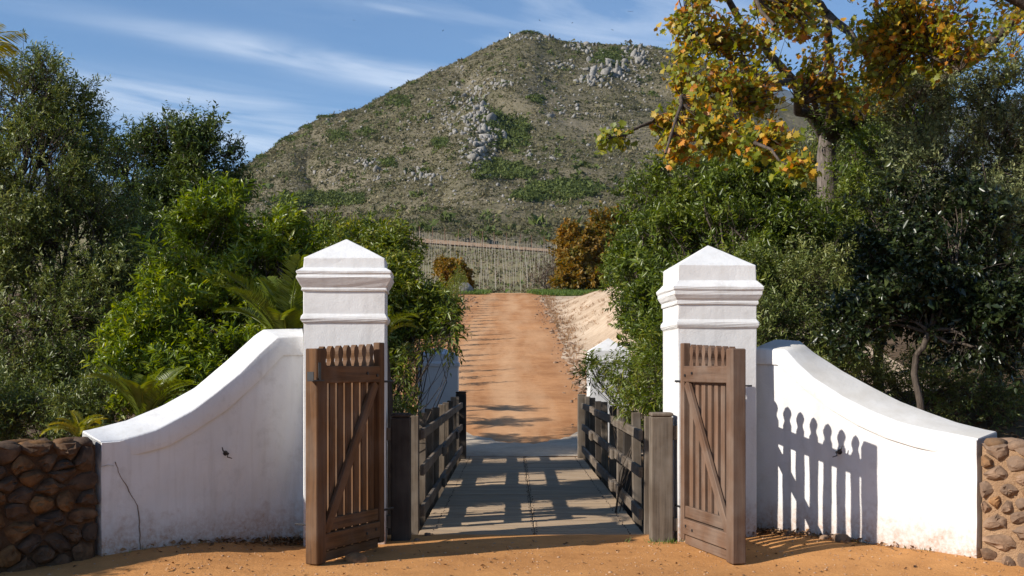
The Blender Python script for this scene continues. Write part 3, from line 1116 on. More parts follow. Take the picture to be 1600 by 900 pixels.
def crack(pts, root, ftl, nl, w):
    V, Q = [], []
    fine = []
    for (a, b) in zip(pts[:-1], pts[1:]):
        for k in range(4):
            t = k / 4
            fine.append((a[0] + (b[0] - a[0]) * t + random.uniform(-.7, .7), a[1] + (b[1] - a[1]) * t + random.uniform(-.5, .5)))
    fine.append(pts[-1])
    for i, (x, y) in enumerate(fine):
        a, _ = on_wall(ftl, nl, x - w * (0.6 + random.random() * .8), y, .007)
        c, n = on_wall(ftl, nl, x + w * (0.6 + random.random() * .8), y, .007)
        V += [a - root.location, c - root.location, a - n * .012 - root.location, c - n * .012 - root.location]
    for i in range(len(fine) - 1):
        b = i * 4
        Q += [(b, b + 1, b + 5, b + 4), (b, b + 4, b + 6, b + 2), (b + 1, b + 3, b + 7, b + 5)]
    o = link('crack', py_mesh('crack', V, Q), MT['crack'], root)


crack([(180, 722), (186, 741), (195, 755), (204, 772), (214, 790), (217, 800), (218, 830), (219, 858)], LW, LFT, LN, 0.45)
crack([(178, 728), (168, 727), (156, 729)], LW, LFT, LN, 0.4)


def hook(root, ftl, nl, px, py, flip):
    p, n = on_wall(ftl, nl, px, py, 0.0)
    t = Vector((n.y, -n.x, 0)) * flip
    up = Vector((0, 0, 1))
    k = empty('wall_hook', p, 0, 'small black iron gate hook on the %s curved wall' % ('shaded' if flip > 0 else 'sunlit'), 'hook', 'gate hooks')
    V, Q = tube([-n * .02, n * .06, n * .075 + t * .03 + up * .005, n * .075 + t * .06 + up * .03, n * .07 + t * .065 + up * .06], [.008, .008, .008, .007, .005], 6)
    link('hook_arm', py_mesh('hook_arm', V, Q, True), MT['iron'], k)
    V, Q = tube([n * .0, n * .01], [.026, .022], 8)
    link('hook_plate', py_mesh('hook_plate', V, Q + [tuple(range(8, 16))]), MT['iron'], k)
    V, Q = tube([n * .055 - up * .005, n * .06 - up * .03 + t * .01, n * .07 - up * .045 - t * .03], [.006, .006, .004], 6)
    link('hook_tongue', py_mesh('hook_tongue', V, Q, True), MT['iron'], k)


hook(LW, LFT, LN, 352, 708, 1)
hook(RW, RFT, RN, 1312, 706, -1)

# ------------------------------------------------------------------ stone walls
STONES = []
for k in range(8):
    V, Fc = ico(2)
    r = np.random.default_rng(200 + k)
    d = 0.2 * np.sin(V @ r.normal(size=3) * 2.2 + r.uniform(0, 6)) + 0.12 * np.sin(V @ r.normal(size=3) * 3.7 + r.uniform(0, 6))
    V = V * (1 + d[:, None] * .6)
    V = np.sign(V) * np.abs(V) ** 0.78
    STONES.append(np_mesh('stone_%d' % k, V, Fc, True))


def cells(w, h, n, seed, asp=1.25):
    """irregular close-fitting polygons filling a w x h panel"""
    r = np.random.default_rng(seed)
    p = np.stack([r.uniform(0, w, n), r.uniform(0, h, n)], -1)

    def clip(poly, m, nv):
        out = []
        for a, b in zip(poly, np.roll(poly, -1, 0)):
            da, db = (a - m) @ nv, (b - m) @ nv
            if da <= 0:
                out.append(a)
            if da * db < 0:
                out.append(a + (b - a) * (da / (da - db)))
        return np.array(out) if len(out) > 2 else None

    sc = np.array([1 / asp, 1.0])
    for it in range(3):
        polys = []
        q = p * sc
        for i in range(n):
            poly = np.array([(0, 0), (w, 0), (w, h), (0, h)], float) * sc
            for j in np.argsort(((q - q[i]) ** 2).sum(1))[1:16]:
                poly = clip(poly, (q[i] + q[j]) / 2, q[j] - q[i])
                if poly is None:
                    break
            polys.append(poly)
        if it < 2:
            p = np.array([(po.mean(0) / sc) * .8 + p[i] * .2 if po is not None else p[i] for i, po in enumerate(polys)])
    return [po / sc for po in polys if po is not None]


def stone_from_cell(poly, shrink, proud, depth, r, soft):
    """a worn stone face: rim, shoulder, crown"""
    c = poly.mean(0)
    # cut corners so the outline is not a crisp polygon
    pts = []
    for a, b in zip(poly, np.roll(poly, -1, 0)):
        pts += [a + (b - a) * .26, a + (b - a) * .74]
    pts = np.array(pts)
    pts = c + (pts - c) * (1 - shrink) * (1 + r.normal(0, .06, (len(pts), 1)))
    m = len(pts)
    tilt = r.normal(0, .22, 2)
    rings = []
    for (k, y) in ((1.0, -depth), (1.0, proud * .15), (soft, proud * .72), (soft * .62, proud * .98)):
        q = c + (pts - c) * k
        off = ((q - c) @ tilt) * (y > 0) + r.normal(0, proud * .16, m) * (y > 0)
        rings.append(np.stack([q[:, 0] - c[0], y + off, q[:, 1] - c[1]], -1))
    V = np.concatenate(rings + [np.array([[0, proud * 1.02, 0]])])
    T = []
    for k in range(3):
        for i in range(m):
            a, b = k * m + i, k * m + (i + 1) % m
            T += [(a, b, b + m), (a, b + m, a + m)]
    for i in range(m):
        T.append((3 * m + i, 3 * m + (i + 1) % m, 4 * m))
    return c, V, np.array(T)


def stone_wall(name, a, b, h, mats, mortar, label, seed, n, shrink, proud, soft):
    """field stones set in mortar from a to b; local x runs along the wall, +y faces the court"""
    a, b = Vector(a), Vector(b)
    L = (b - a).length
    d = (b - a).normalized()
    left = Vector((-d.y, d.x))
    s = 1 if left.y < 0 else -1
    root = empty(name, (a.x, a.y, 0), math.atan2(d.y, d.x), label, 'wall', 'stone walls')
    link('mortar', bm_mesh('mortar', box_bm(0.012, L, *sorted((-s * .36, -s * .0)), -0.3, h - .03, .02)), mortar, root)
    r = np.random.default_rng(seed)
    hb = h + .06
    for poly in cells(L, hb, n, seed):
        c, V, T = stone_from_cell(poly, shrink * r.uniform(.7, 1.3), proud * r.uniform(.6, 1.35), .04, r, soft)
        V[:, 1] *= s
        me = np_mesh('stone', V, T, True)
        me.set_sharp_from_angle(angle=R(38))
        link('stone', me, mats[0] if r.uniform() < .7 else mats[1], root, (c[0], 0, c[1] - .06))
    # cap stones lying on top
    for yy in (.06, .23):
        x = 0.02
        while x < L:
            w = r.uniform(.14, .30)
            o = link('stone', STONES[int(r.integers(8))], None, root, (x + w / 2, -s * yy, h - .028 + r.uniform(-.01, .012)), (r.uniform(-.1, .1), r.uniform(-.1, .1), r.uniform(-.3, .3)))
            o.scale = (w * .5, r.uniform(.08, .1), .045)
            if not o.data.materials:
                o.data.materials.append(mats[0])
            o.material_slots[0].link = 'OBJECT'
            o.material_slots[0].material = mats[0] if r.uniform() < .7 else mats[1]
            x += w
    return root


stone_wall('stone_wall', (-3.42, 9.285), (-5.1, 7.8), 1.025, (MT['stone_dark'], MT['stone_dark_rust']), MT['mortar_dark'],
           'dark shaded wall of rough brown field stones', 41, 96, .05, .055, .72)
stone_wall('stone_wall', (3.80, 9.13), (5.5, 7.85), 1.03, (MT['stone'], MT['stone_rust']), MT['mortar'],
           'sunlit wall of brown field stones in pale earth mortar', 87, 105, .20, .036, .74)


# ------------------------------------------------------------------ gate leaves
def picket_mesh(w, t, z0, z1):
    """flat picket with a waisted, pointed head"""
    h = z1
    prof = [(-.5, z0), (.5, z0), (.5, h - .165), (.40, h - .150), (.30, h - .130), (.31, h - .110), (.46, h - .072), (.47, h - .05), (.34, h - .022), (.06, h), (-.06, h),
            (-.34, h - .022), (-.47, h - .05), (-.46, h - .072), (-.31, h - .110), (-.30, h - .130), (-.40, h - .150), (-.5, h - .165)]
    V = [(x * w, -t / 2, z) for x, z in prof] + [(x * w, t / 2, z) for x, z in prof]
    n = len(prof)
    Q = [(i, (i + 1) % n, n + (i + 1) % n, n + i) for i in range(n)]
    Q += [tuple(range(n))[::-1], tuple(range(n, 2 * n))]
    b = bmesh.new()
    b.from_mesh(py_mesh('picket', V, Q))
    return bm_mesh('picket', b)


def gate_leaf(hinge, free, side, mk, label, latch):
    hinge, free = Vector(hinge), Vector(free)
    d = free - hinge
    L = d.length + .03
    t = empty('gate_leaf', (hinge.x, hinge.y, 0.0), math.atan2(d.y, d.x), label, 'gate', 'open gate leaves')
    s = side
    mx, mz = MT[mk + '_x'], MT[mk + '_z']
    st = box('stile', 0, .085, -.035, .035, .055, 1.845, mz, t, .007)
    hp = box('stile', L - .13, L, -.06, .06, 0.015, 1.775, mz, t, .009)
    n = 7
    x0, x1 = .085, L - .13
    pitch = (x1 - x0) / (n + .1)
    for i in range(n):
        me = picket_mesh(.080, .046, .035, 1.795 + .02 * (i % 2) * 0 + .035 * (1 - i / (n - 1)))
        link('picket', me, mz, t, (x0 + pitch * (i + .55), -s * .031, 0))
    box('top_rail', .0855, L - .1305, *sorted((-s * .006, s * .040)), 1.49, 1.635, mx, t, .006)
    box('bottom_rail', .0855, L - .1305, *sorted((-s * .006, s * .022)), .262, .365, mx, t, .005)
    kr = box('bottom_rail', .0855, L - .1305, *sorted((-s * .006, s * .044)), .112, .250, mx, t, .006)
    box('bottom_rail', .0855, L - .1305, *sorted((-s * .006, s * .020)), .018, .098, mx, t, .005)
    bar('brace', (.135, s * .018, 1.485), (L - .17, s * .018, .255), .095, .036, mx, t, .005, up=(0, 1, 0))
    for (bx, bz) in ((.14, 1.55), (.30, 1.57), (.16, .19), (.31, .17)):
        cyl('bolt', (bx, s * .036, bz), (bx, s * .050, bz), .013, MT['iron'], t)
    for hz in (.40, 1.56):
        cyl('hinge_pin', (-.012, 0, hz - .06), (-.012, 0, hz + .06), .014, MT['iron'], t)
        box('hinge_strap', -.02, .16, *sorted((-s * .034, -s * .042)), hz - .02, hz + .02, MT['iron'], t, .002)
        # iron pin that the leaf hangs on, driven into the pillar
        cyl('hinge_hook', (-.012, 0, hz - .065), (-.20, 0, hz - .065), .010, MT['iron'], t)
    if latch:
        # folded iron catch on the free stile
        k = bmesh.new()
        box_bm(L - .045, L - .012, *sorted((s * .061, s * .067)), 1.519, 1.66, .001, k)
        box_bm(L - .09, L + .065, *sorted((s * .005, s * .067)), 1.508, 1.518, .001, k)
        box_bm(L + .056, L + .064, *sorted((s * .005, s * .067)), 1.519, 1.585, .001, k)
        link('latch', bm_mesh('latch', k), MT['iron'], t)
        cyl('rod', (L - .05, -s * .06, .33), (L - .05, -s * .19, .33), .007, MT['iron'], t)
    else:
        cyl('rod', (L - .02, -s * .06, 1.47), (L - .02, -s * .12, 1.47), .007, MT['iron'], t)
    return t


gate_leaf((-1.175, 10.12), (-1.62, 9.17), 1, 'gate_a', 'open wooden picket gate leaf, warm brown, with an iron catch on its stile', True)
gate_leaf((1.575, 10.32), (1.845, 9.19), -1, 'gate_b', 'open wooden picket gate leaf, greyish brown, without a catch, beside the sunlit wall', False)

# ------------------------------------------------------------------ bridge
BX0, BX1 = -0.945, 1.34
BY0, BY1 = 11.46, 21.85
DZ = -0.08


def bridge():
    t = empty('footbridge', (0.18, BY0, 0), 0, 'timber plank bridge with post and rail sides leading to the dirt road', 'bridge')
    ox, oy = 0.18, BY0
    mid = 0.236
    plank_l = [bm_mesh('plank', box_bm(-(mid - BX0 + .03) / 2, (mid - BX0 - .008) / 2, -.069, .069, -.025, .025, .006, jit=.003)) for _ in range(4)]
    plank_r = [bm_mesh('plank', box_bm(-(BX1 - mid - .008) / 2, (BX1 - mid + .03) / 2, -.069, .069, -.025, .025, .006, jit=.003)) for _ in range(4)]
    for m in plank_l + plank_r:
        m.materials.append(MT['deck'])
    y = BY0 + .075
    i = 0
    while y < BY1 - .05:
        for ms, cx in ((plank_l, (BX0 + mid) / 2), (plank_r, (mid + BX1) / 2)):
            o = link('plank', ms[random.randrange(4)], None, t, (cx - ox, y - oy, DZ - .025 + random.uniform(-.004, .004)), (random.uniform(-.006, .006), random.uniform(-.003, .003), random.uniform(-.003, .003)))
        y += .1475
        i += 1
    # round nail heads down the middle and along both sides
    V, Q = [], []
    for x in (mid - .022, mid + .022, BX0 + .13, BX1 - .13):
        yy = BY0 + .05
        while yy < BY1 - .1:
            b = len(V)
            cx, cy = x - ox + random.uniform(-.01, .01), yy - oy
            for k in range(6):
                V.append((cx + .008 * math.cos(k * 1.047), cy + .008 * math.sin(k * 1.047), DZ + .007))
            for k in range(6):
                V.append((cx + .008 * math.cos(k * 1.047), cy + .008 * math.sin(k * 1.047), DZ - .006))
            Q.append(tuple(range(b, b + 6)))
            Q += [(b + k, b + 6 + k, b + 6 + (k + 1) % 6, b + (k + 1) % 6) for k in range(6)]
            yy += .1475
    tag(link('nails', py_mesh('nails', V, Q), MT['nail'], t), kind='stuff')
    for x in (BX0 + .12, mid, BX1 - .12):
        bar('beam', (x - ox, 0.05, DZ - .18), (x - ox, BY1 - oy - .05, DZ - .18), .14, .24, MT['dark_x'], t)
    for yb in (BY0 + .15, (BY0 + BY1) / 2, BY1 - .15):
        for x in (BX0 + .12, BX1 - .12):
            box('pile', x - ox - .1, x - ox + .1, yb - oy - .1, yb - oy + .1, -1.4, DZ - .32, MT['dark_z'], t)
    # railings: square posts outside, three flat rails on the deck side
    ys_r = [11.55, 12.65, 13.7, 14.52, 15.68, 17.05, 18.26, 19.58, 20.8]
    ys_l = [11.86, 12.82, 14.03, 15.07, 16.39, 17.49, 18.7, 19.9, 20.9]
    for sx, ys in ((-1, ys_l), (1, ys_r)):
        xin = BX0 + .02 if sx < 0 else BX1 - .04
        for k, yy in enumerate(ys):
            h = 1.095 + random.uniform(-.02, .03)
            w = .050
            xo = xin + sx * (.055 + w)
            mz = MT['grey_z'] if not (k % 4 == 2 and sx > 0) else MT['dark_z']
            p = box('post', xo - w - ox, xo + w - ox, yy - w - oy, yy + w - oy, -.45, h, mz, t, .007)
            p.rotation_euler = (random.uniform(-.008, .008), random.uniform(-.012, .012), random.uniform(-.05, .05))
        for z0, z1 in ((.88, .984), (.484, .594), (.06, .176)):
            cuts = [ys[0] - .02, ys[3] + .0, ys[6] + .0, ys[-1] + .25]
            for a, b in zip(cuts[:-1], cuts[1:]):
                dz = random.uniform(-.012, .012)
                bar('rail', (xin + sx * .022 - ox, a - oy + .004, (z0 + z1) / 2 + dz), (xin + sx * .022 - ox, b - oy - .004, (z0 + z1) / 2 + random.uniform(-.012, .012)),
                    .044, z1 - z0, MT['grey_x'], t, .006)
        # short splice boards where rails meet
        for k, z in ((3, .52), (3, .11), (6, .52)):
            bar('splice', (xin - sx * .022 - ox, ys[k] - .22 - oy, z), (xin - sx * .022 - ox, ys[k] + .22 - oy, z + .015), .036, .12, MT['grey_x'], t, .005)
    return t


bridge()


def big_post(px0, px1, top, d, mats, label, blocks, cap=.04):
    x0, x1 = (px0 - CX) / F * d, (px1 - CX) / F * d
    w = x1 - x0
    z = CAMZ - (top - HY) / F * d
    t = empty('timber_post', ((x0 + x1) / 2, d + w / 2, 0), 0, label, 'post', 'heavy timber posts')
    box('shaft', -w / 2, w / 2, -w / 2, w / 2, -.45, z - cap, mats, t, .008)
    box('post_cap', -w / 2 - .002, w / 2 + .002, -w / 2 - .002, w / 2 + .002, z - cap + .004, z, mats, t, .01)
    for (bz0, bz1, sx) in blocks:
        a = w / 2 + .001
        xs = sorted((sx * a, sx * (a + .045)))
        box('block', xs[0], xs[1], -w / 2 + .02, .02, bz0, bz1, MT['grey_z'], t, .004)


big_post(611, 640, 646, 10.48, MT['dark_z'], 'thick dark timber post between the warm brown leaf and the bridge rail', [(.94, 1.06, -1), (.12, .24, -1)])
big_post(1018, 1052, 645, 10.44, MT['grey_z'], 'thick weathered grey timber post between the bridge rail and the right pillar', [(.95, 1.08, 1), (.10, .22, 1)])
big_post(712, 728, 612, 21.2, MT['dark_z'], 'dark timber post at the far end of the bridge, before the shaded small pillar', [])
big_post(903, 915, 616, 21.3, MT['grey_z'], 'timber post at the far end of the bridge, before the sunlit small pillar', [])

# ------------------------------------------------------------------ small pillars at the far end of the bridge
pillar_thing('bridge_pillar', [(-0.4, 0), (1.60, 0), (1.61, .0), (1.615, -.02)],
             [(1.60, 0.0), (1.66, .004), (1.665, .022), (1.73, .026), (1.755, .012), (1.76, -.02)],
             [(1.75, 0.0), (1.91, -.006), (2.07, -.24)], .39, .38, ((683.5 - CX) / F * 22.0, 22.0 + .38, 0), 0.02,
             'low white pillar in tree shade at the far end of the bridge', 'low bridge pillars', MT['plaster_clean'])
pillar_thing('bridge_pillar', [(-0.4, 0), (1.70, 0), (1.71, .0), (1.715, -.02)],
             [(1.70, 0.0), (1.74, .004), (1.745, .022), (1.80, .026), (1.825, .012), (1.83, -.02)],
             [(1.82, 0.0), (1.98, -.006), (2.235, -.26)], .40, .38, ((953 - CX) / F * 22.1, 22.1 + .38, 0), 0.02,
             'low white pillar in sun behind the willow leaved bush', 'low bridge pillars', MT['plaster_clean'])


# ------------------------------------------------------------------ plants
def unit(v):
    return v / np.maximum(np.linalg.norm(v, axis=-1, keepdims=True), 1e-9)


def leaf_arrays(pos, dirs, nrm, length, width, tone, fold=0.25):
    """one folded, pointed leaf (two triangles) per row"""
    dirs = unit(dirs)
    side = unit(np.cross(dirs, nrm))
    nn = np.cross(side, dirs)
    L, W = length[:, None], width[:, None]
    mid = pos + dirs * L * 0.45
    a = mid + side * W * 0.5 + nn * W * fold
    b = mid - side * W * 0.5 + nn * W * fold
    tip = pos + dirs * L - nn * L * 0.08
    V = np.stack([pos, a, tip, b], 1).reshape(-1, 3)
    i = np.arange(len(pos))[:, None] * 4
    Fc = np.concatenate([i + [0, 1, 2], i + [0, 2, 3]], 1).reshape(-1, 3)
    return V, Fc, np.repeat(tone, 4)


def spray(lobes, twigs, per, twig_len, leaf, seed, inner=0.35, gap=0.0, droop=0.0, tone_bias=0.0, up=0.35, ang=0.9, gap_scale=2.2):
    """twigs spread through the lobes, each set with leaves. lobes: (centre, radii). returns leaf arrays and twig lines"""
    r = np.random.default_rng(seed)
    vol = np.array([(rr[0] * rr[1] + rr[1] * rr[2] + rr[0] * rr[2]) for _, rr in lobes])
    cnt = np.maximum(8, (twigs * vol / vol.sum()).astype(int))
    TP, TD, LI = [], [], []
    for k, ((c, rad), n) in enumerate(zip(lobes, cnt)):
        n = int(n * (1 + gap))
        d = unit(r.normal(size=(n, 3)))
        q = inner + (1 - inner) * r.uniform(0, 1, n) ** 0.55
        # uneven outline: the reach of the lobe varies with direction
        wob = 1 + 0.24 * np.sin(d @ (r.normal(size=3) * 3.1) + k) + 0.16 * np.sin(d @ (r.normal(size=3) * 6.3)) + r.normal(0, .07, n)
        p = np.array(c) + d * np.array(rad) * (q * wob)[:, None]
        t = unit(d * 0.8 + r.normal(size=(n, 3)) * 0.6 + np.array([0, 0, up]))
        if gap:
            g = fbm(p[:, 0] * gap_scale + p[:, 1] * 1.1, p[:, 2] * gap_scale + p[:, 1] * .7, seed, 3)
            keep = g > np.quantile(g, gap / (1 + gap))
            p, t = p[keep], t[keep]
        TP.append(p)
        TD.append(t)
        LI.append(np.full(len(p), k))
    TP, TD, LI = np.concatenate(TP), np.concatenate(TD), np.concatenate(LI)
    n = len(TP)
    tl = twig_len * r.uniform(.6, 1.3, n)
    # leaves along each twig
    s = (np.arange(per)[None, :] + r.uniform(0, 1, (n, per))) / per
    pos = TP[:, None, :] + TD[:, None, :] * (s * tl[:, None])[..., None]
    pos[..., 2] -= droop * (s * tl[:, None]) ** 2
    rnd = unit(r.normal(size=(n, per, 3)))
    side = unit(np.cross(np.broadcast_to(TD[:, None, :], rnd.shape), rnd))
    dirs = unit(TD[:, None, :] * (1 - ang * 0.45) + side * ang + np.array([0, 0, -droop * .6]))
    nrm = unit(np.cross(dirs, np.cross(np.array([0, 0, 1.0]) + 0.7 * r.normal(size=dirs.shape), dirs)))
    tv = r.lognormal(0, .22, n)[:, None]
    L = leaf[0] * tv * r.uniform(.65, 1.25, (n, per))
    W = leaf[1] * tv * r.uniform(.75, 1.2, (n, per))
    tt = np.clip((r.normal(0.45 + tone_bias, .19, n) + .25 * fbm(TP[:, 0] * 1.1 + 7, TP[:, 2] * 1.1 + TP[:, 1] * .6, seed + 5, 2))[:, None] + r.normal(0, .15, (n, per)) + 0.22 * (s - .5), 0, 1)
    V, Fc, tn = leaf_arrays(pos.reshape(-1, 3), dirs.reshape(-1, 3), nrm.reshape(-1, 3), L.ravel(), W.ravel(), tt.ravel())
    return V, Fc, tn, TP, TD, tl, LI


def twig_mesh(lines, sides=3):
    """thin three-sided stems; lines: (start, end, r0, r1) arrays"""
    A, B, r0, r1 = lines
    d = unit(B - A)
    ref = np.where(np.abs(d[:, 2:3]) > .9, np.array([[1., 0, 0]]), np.array([[0, 0, 1.]]))
    u = unit(np.cross(d, ref))
    v = np.cross(d, u)
    rings = []
    for (c, rr) in ((A, r0), (B, r1)):
        for k in range(sides):
            a = 2 * math.pi * k / sides
            rings.append(c + (u * math.cos(a) + v * math.sin(a)) * rr[:, None])
    V = np.stack(rings, 1).reshape(-1, 3)
    i = np.arange(len(A))[:, None] * (2 * sides)
    q = [i + [k, (k + 1) % sides, sides + (k + 1) % sides, sides + k] for k in range(sides)]
    return V, np.concatenate(q, 1).reshape(-1, 4)


def limb_path(a, b, r, bend=.12, n=6):
    a, b = np.array(a, float), np.array(b, float)
    L = np.linalg.norm(b - a)
    o1 = r.normal(size=3) * L * bend
    pts = []
    for i in range(n + 1):
        t = i / n
        p = a + (b - a) * t + o1 * math.sin(math.pi * t) + r.normal(size=3) * L * .012 * (0 < i < n)
        p[2] += L * .06 * math.sin(math.pi * t)
        pts.append(Vector(p))
    return pts


def plant(name, cat, label, lobes, base, leaf_mat, twigs, per, twig_len, leaf, seed, trunk_r=.07, group=None, fork=None, bark='bark', trunk_name='trunk', stems=1, limb_frac=1.0,
          crown_name='crown', parent_leaf=None, **kw):
    """a tree or shrub: root Empty, one trunk mesh with limbs and twigs, one crown of leaves"""
    r = np.random.default_rng(seed + 1000)
    base = Vector(base)
    b = np.array(base)
    V, Fc, tn, TP, TD, tl, LI = spray(lobes, twigs, per, twig_len, leaf, seed, **kw)
    root = empty(name, base, 0, label, cat, group)
    link(crown_name, np_mesh(crown_name, V - b, Fc, False, tn), LEAF[leaf_mat], root)
    cents = np.array([np.array(c) for c, _ in lobes])
    TV, TQ = [], []
    fk = np.array(fork) if fork is not None else b + (cents.mean(0) - b) * np.array([.35, .35, .42])
    start = b + np.array([0, 0, -.25])

    def add(path, radii, sides):
        v, q = tube(path, radii, sides, len(TV))
        TV.extend(v)
        TQ.extend(q)
    if stems == 1:
        path = limb_path(start, fk, r, .06, 7)
        add(path, [trunk_r * (1.25 - .1 * i) if i < 2 else trunk_r * (1.06 - .04 * i) for i in range(8)], 9)
    for k, (c, rad) in enumerate(lobes):
        s0 = fk if stems == 1 else start + r.normal(size=3) * np.array([.18, .18, 0])
        path = limb_path(s0, c, r, .12, 7)
        rr = trunk_r * (.62 if stems == 1 else .75)
        add(path, [rr * (1 - .10 * i) for i in range(8)], 6)
        # branches inside the lobe
        idx = np.where(LI == k)[0]
        if len(idx):
            for j in r.choice(idx, min(len(idx), int(9 * limb_frac) + 2), replace=False):
                s = path[int(r.integers(3, 7))]
                pp = limb_path(s, TP[j], r, .1, 4)
                r0 = rr * .32
                add(pp, [r0, r0 * .8, r0 * .6, r0 * .4, r0 * .25], 4)
    TV = np.array([tuple(v) for v in TV])
    TQ = np.array(TQ)
    # fine twigs: each leaf spray on its own stem
    cl = cents[LI]
    A = TP - (TP - cl) * r.uniform(.1, .35, len(TP))[:, None]
    B = TP + TD * tl[:, None] * .85
    w = np.full(len(A), 1.0)
    sel = r.uniform(0, 1, len(A)) < .6
    wv, wq = twig_mesh((A[sel], B[sel], w[sel] * trunk_r * .055 + .0012, w[sel] * .0012))
    allv = np.concatenate([TV, wv]) - b
    allq = np.concatenate([TQ, wq + len(TV)])
    link(trunk_name, np_mesh(trunk_name, allv, allq, True), MT[bark], root)
    return root


def lobes_px(rows):
    """rows of (px, py, rx, ry, depth[, depth radius]) -> lobes in metres"""
    out = []
    for q in rows:
        px, py, rx, ry, d = q[:5]
        c = P(px, py, d)
        ax, az = rx / F * d, ry / F * d
        out.append((np.array(c), np.array([ax, q[5] if len(q) > 5 else (ax + az) / 2 * .9, az])))
    return out


def gz(x, y):
    return float(ground_z(x, y))


def base_at(px, d):
    x = (px - CX) / F * d
    return Vector((x, d, gz(x, d)))


# left side -----------------------------------------------------------
plant('olive_tree', 'tree', 'tall grey green fine leaved tree behind the shaded stone wall',
      lobes_px([(30, 170, 75, 70, 16.2), (100, 175, 60, 60, 16.6), (45, 290, 105, 90, 15.8), (150, 275, 62, 65, 16.6), (10, 400, 90, 100, 15.3), (110, 395, 100, 90, 15.8),
                (55, 520, 110, 95, 14.8), (165, 480, 70, 80, 15.4), (30, 620, 90, 70, 14.3), (140, 590, 85, 85, 14.6), (-110, 330, 110, 190, 16), (200, 400, 60, 70, 16.8), (80, 120, 40, 30, 16.6)]),
      base_at(70, 15.8), 'olive', 11500, 13, .26, (.064, .018), 21, .10, gap=.45, gap_scale=1.4, up=.45, inner=.3)
plant('dark_tree', 'tree', 'dark broad tree standing between the grey green tree and the hill',
      lobes_px([(205, 240, 45, 45, 20.2), (262, 240, 60, 50, 20), (322, 250, 42, 52, 20.3), (225, 320, 80, 60, 20), (310, 320, 62, 52, 20), (345, 300, 34, 40, 20.4), (245, 410, 90, 60, 19.6), (330, 400, 55, 70, 19.6),
                (200, 490, 60, 60, 19)]),
      base_at(275, 20), 'dark', 5000, 12, .30, (.090, .028), 22, .12, gap=.8, gap_scale=1.4, up=.4)
plant('leafy_shrub', 'shrub', 'bright green leafy shrub rising behind the curved wall left of the gate',
      lobes_px([(340, 365, 62, 58, 14.2), (425, 385, 52, 48, 14.0), (300, 440, 68, 65, 14.0), (400, 455, 80, 65, 13.8), (235, 530, 70, 65, 13.8), (330, 530, 90, 75, 13.6),
                (430, 520, 45, 60, 13.4), (190, 600, 60, 60, 13.4), (290, 610, 95, 60, 13.1), (385, 590, 60, 70, 13.1)]),
      base_at(330, 13.7), 'bright', 6000, 13, .22, (.085, .026), 23, .045, stems=6, trunk_name='stems', crown_name='foliage', gap=.65, gap_scale=1.7, up=.55, tone_bias=.04)
plant('leafy_shrub', 'shrub', 'low grey green shrub filling the gap beneath the tall grey green tree',
      lobes_px([(60, 660, 100, 45, 12.6), (140, 640, 60, 40, 12.3), (-40, 640, 80, 60, 12.8)]),
      base_at(60, 12.6), 'olive', 1900, 12, .2, (.055, .016), 24, .03, stems=5, trunk_name='stems', crown_name='foliage', gap=.3)
plant('leafy_shrub', 'shrub', 'tall mid green shrub leaning over the bridge behind the left pillar',
      lobes_px([(555, 385, 48, 26, 15.6), (612, 405, 45, 48, 15.0), (596, 465, 52, 55, 14.6), (650, 460, 48, 52, 14.4), (632, 500, 44, 32, 14.3), (688, 485, 24, 34, 14.2), (588, 545, 30, 60, 14.2)]),
      base_at(612, 14.9), 'mid', 2700, 12, .20, (.080, .024), 25, .04, stems=4, trunk_name='stems', crown_name='foliage', gap=.6, gap_scale=1.8, droop=.3)
plant('hanging_shrub', 'shrub', 'thin drooping shrub in front of the shaded low pillar',
      lobes_px([(622, 590, 18, 34, 13.6, .3), (704, 520, 18, 32, 13.8, .25), (620, 640, 20, 18, 12.6, .3), (655, 545, 24, 12, 13.7, .25)]),
      base_at(622, 13.4), 'mid', 170, 9, .2, (.082, .02), 26, .028, stems=4, trunk_name='stems', crown_name='foliage', gap=.2, droop=1.0, inner=.2)
plant('scrub_tree', 'tree', 'bare twiggy brown shrub between the bright shrub and the left pillar',
      lobes_px([(500, 385, 55, 32, 22), (455, 370, 40, 26, 23), (540, 365, 30, 22, 23)]),
      base_at(500, 22), 'brown', 700, 6, .35, (.06, .02), 27, .06, gap=.2)
plant('scrub_tree', 'tree', 'loose green tree crown rising just behind the left pillar cap',
      lobes_px([(525, 372, 26, 22, 18), (480, 392, 40, 30, 18), (560, 400, 50, 34, 17.6), (515, 440, 60, 50, 17.4)]),
      base_at(520, 17.8), 'mid', 1100, 11, .26, (.08, .025), 28, .06, gap=.4)

